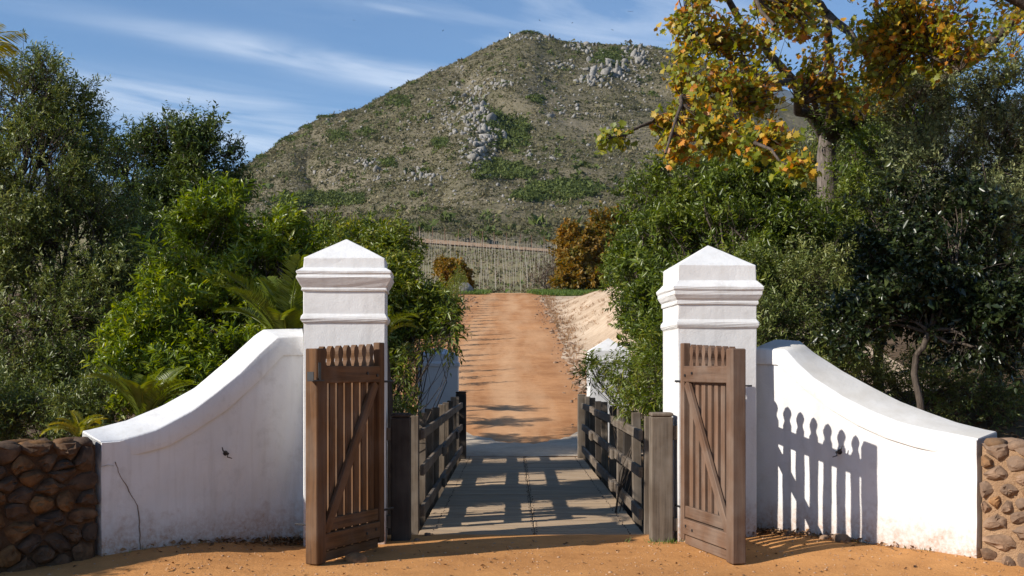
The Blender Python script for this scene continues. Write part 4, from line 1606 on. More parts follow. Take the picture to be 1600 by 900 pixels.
# right side ----------------------------------------------------------
plant('hedge_tree', 'tree', 'large bright green bushy tree behind the right pillar',
      lobes_px([(1015, 330, 42, 44, 18.4), (1075, 300, 62, 50, 18), (1160, 310, 72, 55, 17.6), (992, 400, 32, 50, 18.4), (1050, 395, 70, 70, 17.4), (1140, 400, 82, 75, 16.8),
                (1000, 470, 40, 55, 17.6), (1060, 480, 80, 75, 16.4), (1150, 480, 80, 80, 15.8), (1035, 545, 32, 56, 16), (1195, 300, 60, 40, 17.6), (1230, 350, 62, 60, 17)]),
      base_at(1090, 16.9), 'hedge', 6000, 13, .24, (.092, .027), 31, .09, stems=5, gap=.7, gap_scale=1.5, up=.5, tone_bias=-.08)
plant('hedge_shrub', 'shrub', 'mixed olive green shrub with bare stems above the sunlit curved wall',
      lobes_px([(1215, 450, 70, 65, 15.4), (1290, 420, 70, 60, 16.2), (1240, 530, 65, 55, 14.4), (1320, 510, 65, 60, 14.8), (1190, 530, 40, 60, 14.2), (1300, 590, 70, 40, 14.2)]),
      base_at(1240, 14.9), 'olive', 3300, 11, .24, (.060, .018), 32, .05, stems=7, trunk_name='stems', crown_name='foliage', gap=.8, gap_scale=1.6, tone_bias=.12)
plant('willow_leaved_bush', 'shrub', 'narrow leaved bush spilling over the right bridge rail',
      lobes_px([(1006, 595, 30, 40, 14.2), (1024, 555, 22, 40, 13.8), (972, 582, 22, 24, 15.2, .3), (1004, 632, 30, 30, 13.0), (926, 582, 14, 16, 15.6, .2), (1028, 610, 16, 50, 12.8)]),
      base_at(1052, 14.2), 'mid', 600, 11, .22, (.088, .0165), 33, .032, stems=5, trunk_name='stems', crown_name='foliage', gap=.35, droop=.4)
plant('glossy_tree', 'tree', 'dark tree with thick glossy leaves behind the right end of the curved wall',
      lobes_px([(1370, 430, 75, 70, 13.7), (1455, 420, 80, 75, 13.7), (1540, 440, 75, 80, 13.5), (1340, 510, 46, 52, 13.6), (1420, 500, 62, 48, 13.4), (1510, 530, 62, 55, 13.2),
                (1585, 540, 52, 90, 13), (1480, 345, 80, 52, 14), (1390, 350, 62, 52, 14.2)]),
      base_at(1478, 13.3), 'gloss', 2600, 10, .22, (.078, .042), 34, .045, fork=P(1450, 520, 13.4), gap=1.1, gap_scale=1.5, up=.1, droop=.3)
plant('grey_leaved_tree', 'tree', 'grey green small leaved tree at the upper right with dark branches',
      lobes_px([(1470, 270, 80, 62, 15.4), (1560, 250, 80, 70, 15.2), (1600, 350, 75, 80, 14.8), (1520, 330, 70, 62, 15), (1430, 190, 62, 56, 15.8), (1650, 250, 90, 110, 15.4), (1500, 150, 60, 46, 16), (1580, 140, 60, 60, 15.8)]),
      base_at(1560, 15.6), 'grey', 4200, 12, .26, (.058, .020), 35, .09, gap=.6)
plant('hedge_tree', 'tree', 'dark green tree filling the gap between the plane trunk and the glossy tree',
      lobes_px([(1352, 345, 65, 65, 18.6), (1390, 260, 80, 62, 18.8), (1290, 430, 80, 68, 18), (1400, 380, 80, 70, 18), (1350, 190, 70, 52, 19.5), (1440, 150, 70, 60, 20), (1480, 440, 90, 80, 17.5), (1570, 420, 80, 120, 17.5)]),
      base_at(1370, 18.6), 'hedge', 5600, 12, .27, (.072, .026), 36, .09, gap=.5)
plant('understory_shrub', 'shrub', 'straggling yellow green undergrowth just above the sunlit coping',
      lobes_px([(1330, 610, 90, 42, 15.2), (1420, 620, 80, 36, 15), (1250, 590, 60, 40, 15), (1520, 630, 80, 40, 14.6), (1480, 570, 70, 50, 15.6), (1560, 590, 60, 60, 15.4)]),
      base_at(1400, 15.1), 'olive', 1700, 10, .26, (.07, .016), 37, .03, stems=8, trunk_name='stems', crown_name='foliage', gap=.6, tone_bias=.15)
plant('scrub_tree', 'tree', 'loose twiggy olive tree behind the plane trunk',
      lobes_px([(1195, 262, 55, 42, 24), (1250, 250, 50, 50, 24.5), (1330, 260, 60, 48, 24), (1230, 310, 60, 40, 23.6), (1390, 200, 60, 50, 24.5), (1340, 180, 50, 40, 25)]),
      base_at(1260, 24), 'olive', 2300, 9, .38, (.10, .03), 38, .08, gap=.5, tone_bias=.1)
# hedge running up the bank beside the road
for k, (px, py, rx, ry, d, lab) in enumerate(((1040, 455, 36, 42, 30, 'round green bush on the dry bank, first beyond the small pillar'),
                                              (1012, 430, 30, 42, 42, 'round green bush on the dry bank, second up the road'),
                                              (992, 425, 22, 36, 58, 'round green bush on the dry bank, third up the road'),
                                              (976, 420, 20, 36, 74, 'round green bush on the dry bank, last before the orange trees'),
                                              (1050, 500, 36, 60, 24, 'round green bush on the dry bank above the willow leaved bush'))):
    plant('hedge_shrub', 'shrub', lab, lobes_px([(px, py, rx, ry, d), (px + rx, py - ry * .4, rx, ry * .8, d), (px + rx * .6, py + ry * .5, rx, ry * .6, d)]),
          base_at(px + 12, d), 'mid', 1000, 10, .012 * d, (.0036 * d + .03, .0014 * d + .008), 60 + k, .06, 'bushes along the bank', stems=4, trunk_name='stems', crown_name='foliage', gap=.3)

# autumn trees at the top of the road ----------------------------------
plant('autumn_tree', 'tree', 'rusty orange tree beside the lawn at the top of the road',
      lobes_px([(893, 378, 20, 28, 93), (900, 412, 26, 28, 92), (890, 440, 20, 20, 91), (918, 395, 18, 32, 93), (915, 440, 24, 18, 91)]),
      base_at(900, 92), 'orange', 1900, 9, .6, (.30, .20), 41, .16, gap=.4)
plant('autumn_tree', 'tree', 'yellow orange tree behind the rusty one at the top of the road',
      lobes_px([(945, 365, 20, 30, 97), (935, 400, 22, 30, 96), (955, 420, 22, 34, 96), (962, 350, 16, 22, 98)]),
      base_at(946, 97), 'orange', 1600, 9, .6, (.30, .20), 42, .16, gap=.4, tone_bias=-.1)
plant('autumn_tree', 'tree', 'small round orange tree left of the road top beside the grey boulder',
      lobes_px([(712, 430, 18, 20, 97), (700, 418, 14, 13, 97), (724, 440, 12, 16, 97), (690, 420, 10, 10, 98)]),
      base_at(712, 97), 'orange', 800, 9, .5, (.26, .18), 43, .10, gap=.3)
plant('bare_shrub', 'shrub', 'leafless brown shrub beside the rusty orange tree',
      lobes_px([(852, 428, 18, 16, 95), (868, 418, 16, 18, 95), (840, 436, 10, 10, 95)]),
      base_at(858, 95), 'brown', 420, 4, .8, (.16, .06), 44, .09, trunk_name='stems', crown_name='twigs', stems=5, gap=.2)


# plane tree with autumn leaves -----------------------------------------
def plane_leaf_pts():
    # five-lobed outline
    o = [(0, 0), (.18, .10), (.46, .06), (.40, .26), (.62, .50), (.34, .52), (.26, .74), (.10, .70), (0, 1.0)]
    pts = [(x, y) for x, y in o] + [(-x, y) for x, y in o[-2:0:-1]]
    return pts


def plane_tree():
    r = np.random.default_rng(91)
    base = base_at(1287, 21.0)
    root = empty('plane_tree', base, 0, 'plane tree with large yellow and orange autumn leaves overhanging the right pillar', 'tree')
    b = np.array(base)
    trunk_top = P(1290, 215, 20.6)
    TV, TQ = [], []

    def add(path, radii, sides=7):
        v, q = tube([p - base for p in path], radii, sides, len(TV))
        TV.extend(v)
        TQ.extend(q)
    tv0, tq0 = tube([p - base for p in limb_path(base - Vector((0, 0, .3)), P(1296, 60, 19.6), r, .02, 9)], [.30, .26, .24, .23, .22, .20, .17, .13, .09, .05], 12)
    link('trunk', py_mesh('trunk', tv0, tq0, True), MT['bark_plane'], root)
    # boughs: (from, to, radius)
    bough = [(P(1290, 240, 20.6), P(1190, 120, 16), .10), (P(1290, 235, 20.6), P(1290, 20, 17), .13), (P(1292, 215, 20.6), P(1120, -20, 17), .10),
             (P(1190, 120, 16), P(1060, 170, 13.4), .055), (P(1190, 120, 16), P(1085, 60, 14.2), .055), (P(1190, 120, 16), P(1180, 220, 12.4), .055),
             (P(1290, 20, 17), P(1400, 60, 15), .07), (P(1060, 170, 13.4), P(955, 215, 12.4), .028), (P(1060, 170, 13.4), P(1040, 240, 12.0), .03),
             (P(1290, 20, 17), P(1230, -60, 14), .06), (P(1230, -60, 14), P(1210, 40, 12), .04), (P(1292, 215, 20.6), P(1700, -60, 15), .15),
             (P(1660, 80, 12.6), P(1525, -15, 12.4), .10), (P(1400, 60, 15), P(1500, 110, 14), .04), (P(1290, 240, 20.6), P(1250, 160, 15), .06),
             (P(1180, 220, 12.4), P(1240, 262, 11.0), .025), (P(1120, -20, 17), P(1070, 30, 14.6), .05)]
    bough[12] = (P(1700, 95, 13.4), P(1515, -30, 13.0), .11)
    bough.append((P(1800, -40, 15), P(1700, 75, 13.4), .16))
    bough.append((P(1700, -60, 15), P(1800, -40, 15), .16))
    paths = []
    for (p0, p1, rad) in bough:
        pth = limb_path(p0, p1, r, .07, 7)
        add(pth, [rad * (1 - .08 * i) for i in range(8)], 7)
        paths.append(pth)
    lobes = lobes_px([(1085, 40, 58, 52, 14.4), (1068, 110, 36, 42, 14), (1110, 120, 62, 55, 13.8), (1085, 190, 56, 48, 13.0), (1062, 240, 40, 30, 12.4), (1120, 215, 62, 42, 12.8),
                      (1170, 60, 70, 62, 14.6), (1190, 150, 62, 55, 14), (1210, 225, 58, 36, 12), (1250, 30, 60, 52, 13), (1300, 90, 75, 70, 15), (1250, 262, 30, 18, 11),
                      (1400, 40, 80, 52, 14.6), (1350, 150, 48, 42, 15), (1470, 90, 62, 42, 14.5), (1560, 60, 70, 70, 15), (1400, 140, 60, 50, 16), (1500, 30, 70, 60, 14), (1175, -40, 120, 50, 14), (1400, -40, 140, 50, 14)])
    n_l = [22, 12, 26, 26, 9, 22, 34, 26, 19, 32, 36, 5, 34, 18, 20, 20, 16, 24, 40, 46]
    extra = lobes_px([(938, 217, 22, 14, 12.3, .25), (965, 212, 28, 22, 12.6, .25)])
    lobes += extra
    n_l += [2, 3]
    LP, LD, LN, LT, LS = [], [], [], [], []
    for k, ((c, rad), n) in enumerate(zip(lobes, n_l)):
        n = int(n * 3.3)
        for j in range(n):
            d = unit(r.normal(size=3))
            tip = Vector(c + d * rad * (r.uniform(.15, 1) ** .6))
            # the nearest bough gives the twig its root
            best = min((q for pth in paths for q in pth[2:]), key=lambda q: (q - tip).length)
            if (best - tip).length > 2.2:
                best = tip + (best - tip).normalized() * 1.4
            pth = limb_path(best, tip, r, .10, 5)
            rr = .006 + .004 * (best - tip).length
            add(pth, [rr, rr * .85, rr * .7, rr * .5, rr * .4, rr * .25], 4)
            green = r.normal(0, .16) + (-.2 if k >= len(lobes) - 2 else 0)
            for m in range(int(r.integers(7, 12))):
                t = r.uniform(.45, 1.03)
                i = min(4, int(t * 5))
                p = pth[i] + (pth[i + 1] - pth[i]) * (t * 5 - i)
                p = np.array(p) + r.normal(size=3) * .05
                hang = unit(r.normal(size=3) * np.array([1, 1, .5]) + np.array([0, 0, -.75]))
                nr = unit(r.normal(size=3) * .8 + np.array([-.5, -.5, .5]))
                LP.append(p)
                LD.append(hang)
                LN.append(nr)
                LT.append(np.clip(.38 + 1.2 * green + r.normal(0, .2), 0, 1))
                LS.append(r.uniform(.032, .078))
    pts = np.array(plane_leaf_pts())
    npt = len(pts)
    LP, LD, LN, LT, LS = map(np.array, (LP, LD, LN, LT, LS))
    side = unit(np.cross(LD, LN))
    nn = np.cross(side, LD)
    order = np.argsort(-(LS / LP[:, 1]))
    inpic = [i for i in order if 900 < CX + F * LP[i, 0] / LP[i, 1] < 1600 and HY - (LP[i, 2] - CAMZ) / LP[i, 1] * F > 0][:300]
    inset = set(inpic)
    # shared meshes for the leaves that show largest, one per tone
    tones = [.08, .22, .36, .5, .64, .8, .95]
    curl = 0.16 * np.abs(pts[:, 0]) - 0.10 * (pts[:, 1] - .5) ** 2
    lm = []
    for t in tones:
        v = np.stack([pts[:, 0], pts[:, 1], curl], -1)
        v = np.concatenate([v, [[0, .42, -.02]]])
        f = np.array([[npt, i, (i + 1) % npt] for i in range(npt)])
        m = np_mesh('leaf', v, f, False, np.full(len(v), t))
        m.materials.append(LEAF['plane'])
        lm.append(m)
    for i in inpic:
        k = int(np.argmin([abs(t - LT[i]) for t in tones]))
        o = link('leaf', lm[k], None, root)
        m = Matrix((Vector(side[i]), Vector(LD[i]), Vector(nn[i]))).transposed().to_4x4()
        m.translation = Vector(LP[i]) - base
        o.matrix_basis = m @ Matrix.Scale(LS[i] * 1.25, 4)
    rest = np.array([i for i in range(len(LP)) if i not in inset])
    S = LS[rest][:, None, None] * 1.25
    v = np.concatenate([np.stack([pts[:, 0], pts[:, 1], curl], -1), [[0, .42, -.02]]])
    W = LP[rest][:, None, :] + S * (side[rest][:, None, :] * v[None, :, 0:1] + LD[rest][:, None, :] * v[None, :, 1:2] + nn[rest][:, None, :] * v[None, :, 2:3]) - b
    k = npt + 1
    f = np.array([[npt, i, (i + 1) % npt] for i in range(npt)])
    Fc = (np.arange(len(rest))[:, None, None] * k + f[None]).reshape(-1, 3)
    tag(link('foliage', np_mesh('foliage', W.reshape(-1, 3), Fc, False, np.repeat(LT[rest], k)), LEAF['plane'], root), kind='stuff')
    link('boughs', np_mesh('boughs', np.array([tuple(v) for v in TV]), np.array(TQ), True), MT['bark'], root)


plane_tree()


# cycads and palm --------------------------------------------------------
def frond_mesh(length, curve, n, leaflet, seed, width=.016, vee=.5, tone=.4, droop_leaf=0.0):
    """arching midrib in the local XZ plane with two rows of stiff leaflets"""
    r = np.random.default_rng(seed)
    s = np.linspace(0, 1, n)
    a0 = R(62)
    ang = a0 - curve * s ** 1.2
    dx, dz = np.cos(ang) * length / n, np.sin(ang) * length / n
    X, Z = np.cumsum(dx), np.cumsum(dz)
    pos = np.stack([X, np.zeros(n), Z], -1)
    tan = np.stack([np.cos(ang), np.zeros(n), np.sin(ang)], -1)
    nor = np.stack([-np.sin(ang), np.zeros(n), np.cos(ang)], -1)
    VV, FF, TT = [], [], []
    off = 0
    prof = np.clip(np.sin(np.pi * (0.10 + 0.86 * s)) ** .6, .12, 1) * (s > .10)
    for sd in (-1, 1):
        sidev = np.array([0, sd, 0.])
        d = unit(tan * .55 + sidev * .95 + nor * vee + np.array([0, 0, -droop_leaf]) + r.normal(size=(n, 3)) * .05)
        ok = prof > 0
        L = leaflet * prof[ok] * r.uniform(.9, 1.08, ok.sum())
        v, f, t = leaf_arrays(pos[ok], d[ok], nor[ok] + 0 * d[ok], L, np.full(ok.sum(), width), np.clip(tone + .25 * (s[ok] - .3) + r.normal(0, .08, ok.sum()), 0, 1), .1)
        VV.append(v)
        FF.append(f + off)
        TT.append(t)
        off += len(v)
    tv, tq = tube([Vector(p) for p in pos[::4]], [.010 * (1 - .7 * k / len(pos[::4])) for k in range(len(pos[::4]))], 4)
    tv = np.array([tuple(q) for q in tv])
    tq = np.array(tq)
    tri = np.concatenate([tq[:, [0, 1, 2]], tq[:, [0, 2, 3]]])
    VV.append(tv)
    FF.append(tri + off)
    TT.append(np.full(len(tv), min(1, tone + .2)))
    return np_mesh('frond', np.concatenate(VV), np.concatenate(FF), False, np.concatenate(TT))


FRONDS = [frond_mesh(1.0, R(c), 56, .19, 500 + k, width=.021, tone=t) for k, (c, t) in enumerate(((70, .35), (95, .45), (50, .3), (110, .6), (80, .75)))]
PALMF = [frond_mesh(1.0, R(c), 60, .26, 520 + k, width=.013, vee=.2, tone=t, droop_leaf=.5) for k, (c, t) in enumerate(((95, .3), (120, .45), (75, .7)))]
for m in FRONDS + PALMF:
    m.materials.append(LEAF['cycad'])


def cycad(px, py, d, spec, label, trunk_h=.5, rr=.12, frs=None, cat='cycad', name='cycad'):
    """spec rows: (azimuth degrees, length, tip-up tilt degrees, frond number)"""
    c = P(px, py, d)
    g = gz(c.x, d)
    t = empty(name, (c.x, d, g), 0, label, cat, 'cycads behind the wall' if cat == 'cycad' else None)
    h = c.z - g
    V, Q = tube([(0, 0, -.2), (0, 0, h * .4), (0, 0, h * .8), (0, 0, h + .05)], [rr * 1.1, rr, rr * .95, rr * .5], 10)
    link('trunk', py_mesh('trunk', V, Q, False), MT['bark'], t)
    for (az, L, tilt, k) in spec:
        o = link('frond', (frs or FRONDS)[k], None, t, (0, 0, h), (0, -R(tilt), R(az)))
        o.scale = (L, L, L)
    return t


rr = random.Random(4)


def ring(n, L, tilt, ks, jitter=10, start=0):
    return [(start + 360 * i / n + rr.uniform(-jitter, jitter), L * rr.uniform(.85, 1.12), tilt + rr.uniform(-10, 10), rr.choice(ks)) for i in range(n)]


cycad(225, 672, 11.2, ring(13, .82, 14, (0, 1, 2)) + ring(6, .6, 32, (0, 2)), 'dark green cycad rising behind the middle of the shaded curved wall')
cycad(125, 690, 10.9, ring(9, .42, 4, (3, 4)) + ring(5, .38, 26, (3, 4)), 'small yellow cycad where the curved wall meets the dark stones')
cycad(450, 560, 11.6, ring(12, 1.12, 6, (0, 1, 2)) + ring(6, .85, 28, (0, 2)), 'tall cycad with arching fronds beside the left pillar')
cycad(598, 545, 12.3, ring(9, .62, 14, (1, 3)) + ring(5, .55, 34, (3, 0)), 'yellow green cycad showing right of the left pillar')
cycad(-95, 140, 12.0, ring(15, 1.12, -4, (0, 1, 2), 6) + ring(9, .95, 20, (0, 1, 2)), 'palm reaching in with feathery frond tips above the grey green tree', 3, .16, PALMF, 'palm', 'palm_tree')


# roadside saplings: their thin shadows stripe the left side of the road --------
def saplings():
    r = np.random.default_rng(8)
    base = empty('roadside_sapling', (0, 0, 0), 0, 'slim young tree in the row along the left road edge', 'tree', 'young trees along the road')
    lobes = [(np.array([0, 0, 1.35]), np.array([.28, .28, .55])), (np.array([.03, 0, 1.9]), np.array([.16, .16, .45]))]
    V, Fc, tn, TP, TD, tl, LI = spray(lobes, 75, 8, .2, (.10, .03), 71)
    link('crown', np_mesh('crown', V, Fc, False, tn), LEAF['mid'], base)
    tv, tq = tube([(0, 0, -.2), (.01, 0, .8), (0, 0, 1.6), (.02, 0, 2.3)], [.03, .026, .018, .006], 6)
    link('trunk', py_mesh('trunk', tv, tq), MT['bark'], base)
    ys = list(np.arange(27.0, 84.0, 2.0))
    for i, y in enumerate(ys):
        o = base if i == 0 else copy_tree(base)
        x = ROAD_L - .35 + r.normal(0, .12)
        o.location = (x, y, gz(x, y))
        o.rotation_euler = (0, 0, r.uniform(0, 6.28))
        s = r.uniform(.75, 1.15)
        o.scale = (s, s, s)


saplings()


# vineyard -----------------------------------------------------------------
def vineyard():
    r = np.random.default_rng(15)
    V, Q = tube([(0, 0, -.3), (0, 0, 2.0)], [.025, .023], 5)
    me = py_mesh('vine_stake', V, Q + [tuple(range(5, 10))])
    me.materials.append(MT['stake'])
    V2, Q2 = tube([(0, 0, -.3), (0, 0, 2.9)], [.08, .07], 5)
    me2 = py_mesh('vine_end_post', V2, Q2 + [tuple(range(5, 10))])
    me2.materials.append(MT['stake_dark'])
    pts = []
    for i in range(40):
        x0 = -46 + i * 1.95
        for j in range(30):
            y = 102 + j * 4.3
            x = x0 + (y - 102) * .10 + r.normal(0, .12)
            if y > 203 + 20 * (x < -16):
                continue
            pts.append((x, y + r.normal(0, .3)))
    vis, rest = [], []
    for (x, y) in pts:
        px = CX + F * x / y
        z = gz(x, y) + .02
        py = HY - (z - CAMZ) / y * F
        (vis if (728 < px < 872 or (560 < px < 728 and py < 398)) else rest).append((y, x, z))
    vis.sort()
    r.shuffle(vis)
    for (y, x, z) in sorted(map(tuple, vis[:290])):
        o = link('vine_stake', me, None, None, (x, y, z), (r.normal(0, .03), r.normal(0, .03), 0))
        s = r.uniform(.85, 1.1)
        o.scale = (1, 1, s)
        tag(o, 'thin grey vineyard stake standing on the slope beyond the road', 'stake', 'vineyard stakes')
    rest += [tuple(q) for q in vis[290:]]
    bv = np.array([tuple(v) for v in V])
    bq = np.array(Q)
    P0 = np.array([(x, y, z) for (y, x, z) in rest])
    W = (P0[:, None, :] + bv[None]).reshape(-1, 3)
    Fq = (np.arange(len(P0))[:, None, None] * len(bv) + bq[None]).reshape(-1, 4)
    tag(link('vine_stakes', np_mesh('vine_stakes', W, Fq), MT['stake']), 'rows of grey stakes across the rest of the vineyard slope', 'stakes', kind='stuff')
    for k in range(22):
        x, y = -46 + k * 2.5, 226 + r.normal(0, 1)
        o = link('vine_end_post', me2, None, None, (x, y, gz(x, y)), (r.normal(0, .05), r.normal(0, .05), 0))
        tag(o, 'dark rusty end post along the upper edge of the vineyard', 'post', 'vineyard end posts')
    # pruned vines, bare canes in rows
    P1 = np.array([(x + r.normal(0, .3), y + 1.2 + r.normal(0, .5), gz(x, y) + .25) for (x, y) in pts for _ in range(2)])
    Vc, Fc, t = clump_tris(P1, np.full(len(P1), .42), 9, .22, 6, 1.2)
    tag(link('vines', np_mesh('vines', Vc, Fc, False, t), LEAF['brown']), 'pruned brown vines in rows between the stakes', 'vines', kind='stuff')
    # weeds between the rows
    n = 9000
    x, y = r.uniform(-50, 30, n), r.uniform(100, 190, n)
    k = fbm(x / 6, y / 6, 2) > -.1
    x, y = x[k], y[k]
    P2 = np.stack([x, y, ground_z(x, y) + .02], -1)
    Vc, Fc, t = clump_tris(P2, r.uniform(.15, .45, len(P2)), 6, .4, 7, .6)
    tag(link('weeds', np_mesh('weeds', Vc, Fc, False, t), LEAF['scrub']), 'low weeds growing between the vineyard rows', 'weeds', kind='stuff')
    # red soil terrace above the vines
    xs, ys = np.linspace(-75, 24, 60), np.linspace(199, 236, 14)
    sheet('dirt_terrace', xs, ys, MT['bank_red'], .25)


vineyard()


# lawns, stones, litter ------------------------------------------------------
def tufts(name, label, cat, x, y, h, n_per, seed, mat='grass', lift=0.0, tone=None):
    r = np.random.default_rng(seed)
    n = len(x) * n_per
    X = np.repeat(x, n_per) + r.normal(0, h * .35, n)
    Y = np.repeat(y, n_per) + r.normal(0, h * .35, n)
    pos = np.stack([X, Y, ground_z(X, Y) + lift], -1)
    d = unit(r.normal(size=(n, 3)) * .45 + np.array([0, 0, 1]))
    V, Fc, t = leaf_arrays(pos, d, r.normal(size=(n, 3)), h * r.uniform(.6, 1.3, n), np.full(n, h * .12), r.uniform(0, 1, n) if tone is None else np.clip(r.normal(tone, .2, n), 0, 1))
    tag(link(name, np_mesh(name, V, Fc, False, t), LEAF[mat]), label, cat, kind='stuff')


def lawns():
    r = np.random.default_rng(33)
    a = [(r.uniform(1.4, 8.5), r.uniform(85, 96)) for _ in range(2600)]
    a = np.array([q for q in a if ((q[0] - 5.2) / 3.8) ** 2 + ((q[1] - 90.5) / 5) ** 2 < 1])
    tufts('lawn', 'green lawn patch under the rusty orange tree', 'grass', a[:, 0], a[:, 1], .34, 7, 1, lift=.03)
    a = np.array([(r.uniform(-4.6, -1.9), r.uniform(88, 97)) for _ in range(700)])
    tufts('lawn', 'small green lawn patch beside the grey boulder', 'grass', a[:, 0], a[:, 1], .3, 7, 2, lift=.03)
    # dry grass on the bank and green weeds at the post feet
    a = np.array([(r.uniform(2.6, 8.5), r.uniform(23, 84)) for _ in range(2200)])
    k = fbm(a[:, 0] * .8, a[:, 1] * .4, 12) > .05
    a = a[k]
    tufts('dry_grass', 'thin dry straw on the pale road bank', 'grass', a[:, 0], a[:, 1], .14, 5, 3, 'litter', tone=.9)
    a = np.array([(1.42 + r.normal(0, .12), 10.36 + r.normal(0, .05)) for _ in range(14)])
    tufts('weeds', 'small weeds at the foot of the grey timber post', 'grass', a[:, 0], a[:, 1], .06, 5, 4)
    a = np.array([(r.uniform(-1.9, -1.4), r.uniform(12.4, 13.6)) for _ in range(34)])
    tufts('weeds', 'tall green weeds behind the dark timber post', 'grass', a[:, 0], a[:, 1], .45, 7, 5, 'bright')


lawns()


def ground_litter():
    r = np.random.default_rng(55)
    # fallen leaves and twigs under the trees, heaped at the foot of the walls
    n = 5200
    x = np.concatenate([r.uniform(3, 9, n), r.uniform(-8, -2, n // 2)])
    y = np.concatenate([r.uniform(11.2, 20, n), r.uniform(11.2, 19, n // 2)])
    pos = np.stack([x, y, ground_z(x, y) + .02], -1)
    m = len(x)
    V, Fc, t = leaf_arrays(pos, r.normal(size=(m, 3)) * np.array([1, 1, .25]), np.array([0, 0, 1.]) + .4 * r.normal(size=(m, 3)), r.uniform(.05, .14, m), r.uniform(.03, .08, m), r.uniform(0, 1, m))
    tag(link('leaf_litter', np_mesh('leaf_litter', V, Fc, False, t), LEAF['litter']), 'fallen brown leaves under the trees behind the walls', 'leaf litter', kind='stuff')
    # litter along the feet of both curved walls
    X, Y = [], []
    for ftl, nl in ((LFT, LN), (RFT, RN)):
        for _ in range(420):
            i = int(min(64, abs(r.normal(0, 22))))
            p = ftl[i] + nl[i] * abs(r.normal(0, .11))
            X.append(p.x)
            Y.append(p.y)
    X, Y = np.array(X), np.array(Y)
    m = len(X)
    pos = np.stack([X, Y, ground_z(X, Y) + .014 + r.uniform(0, .03, m)], -1)
    V, Fc, t = leaf_arrays(pos, r.normal(size=(m, 3)) * np.array([1, 1, .4]), np.array([0, 0, 1.]) + .6 * r.normal(size=(m, 3)), r.uniform(.02, .07, m), r.uniform(.012, .035, m), r.uniform(0, 1, m))
    tag(link('leaf_litter', np_mesh('leaf_litter', V, Fc, False, t), LEAF['litter']), 'dead leaves and chips heaped along the feet of the curved walls', 'leaf litter', kind='stuff')
    # grit on the forecourt
    V0, F0 = ico(1)
    VV, FF = [], []
    n = 2600
    x, y = r.uniform(-4, 4.2, n), 8.2 + 2.3 * r.uniform(0, 1, n)
    s = r.lognormal(-5.4, .5, n)
    z = ground_z(x, y) + .006
    for i in range(n):
        VV.append(V0 * (1 + r.uniform(-.3, .3, (12 if len(V0) == 12 else len(V0), 1))) * s[i] * np.array([1.2, 1, .7]) + np.array([x[i], y[i], z[i]]))
        FF.append(F0 + i * len(V0))
    M = Mat('forecourt_grit')
    M.base(M.ramp(M.noise(M.coords('World'), 9, 3), [(.35, (.26, .14, .075)), (.65, (.5, .34, .22))]), .9, .1)
    tag(link('grit', np_mesh('grit', np.concatenate(VV), np.concatenate(FF), True), M.m), 'small grit scattered over the red forecourt soil', 'grit', kind='stuff')
    # stones one can tell apart
    for (px, py, sx, sy, lab, mt) in ((556, 878, .105, .05, 'smooth flat tan stone at the foot of the warm brown leaf', 'stone_rust'),
                                      (1325, 858, .085, .055, 'pale rough rubble stone at the foot of the sunlit wall', 'stone'),
                                      (1297, 852, .05, .03, 'smaller rubble stone beside the pale one at the sunlit wall', 'stone'),
                                      (1243, 850, .06, .035, 'brown rubble stone in the picket shadow at the wall foot', 'stone'),
                                      (1120, 868, .05, .022, 'clod of red soil before the greyish brown leaf', 'stone_rust'),
                                      (668, 838, .035, .022, 'small pale cobble at the left end of the deck', 'stone'),
                                      (652, 846, .03, .02, 'second small cobble beside the dark timber post', 'stone')):
        d = F * CAMZ / (py - HY)
        if px > 1200:
            pt, nn = on_wall(RFT, RN, px, py, .10)
            x, d = pt.x, pt.y
        else:
            x = (px - CX) / F * d
        k = hash(lab) % 8
        me = STONES[len(lab) % 8].copy()
        me.materials.clear()
        me.materials.append(MT[mt])
        o = link('loose_stone', me, None, None, (x, d, gz(x, d) + sy * .35), (r.uniform(-.1, .1), r.uniform(-.1, .1), r.uniform(0, 3)))
        o.scale = (sx, sx * .8, sy)
        tag(o, lab, 'stone', 'loose stones')
    for (px, py, d, s, lab, mt) in ((721, 467, 90, 1.0, 'grey boulder left of the road top', 'rock'), (835, 458, 97, .38, 'orange boulder on the verge before the vineyard', 'stone_rust')):
        x = (px - CX) / F * d
        me = rock_mesh('boulder', int(d), 2, .10, .6)
        o = link('boulder', me, MT[mt], None, (x, d, gz(x, d) + s * .3))
        o.scale = (s, s, s)
        tag(o, lab, 'boulder')


ground_litter()


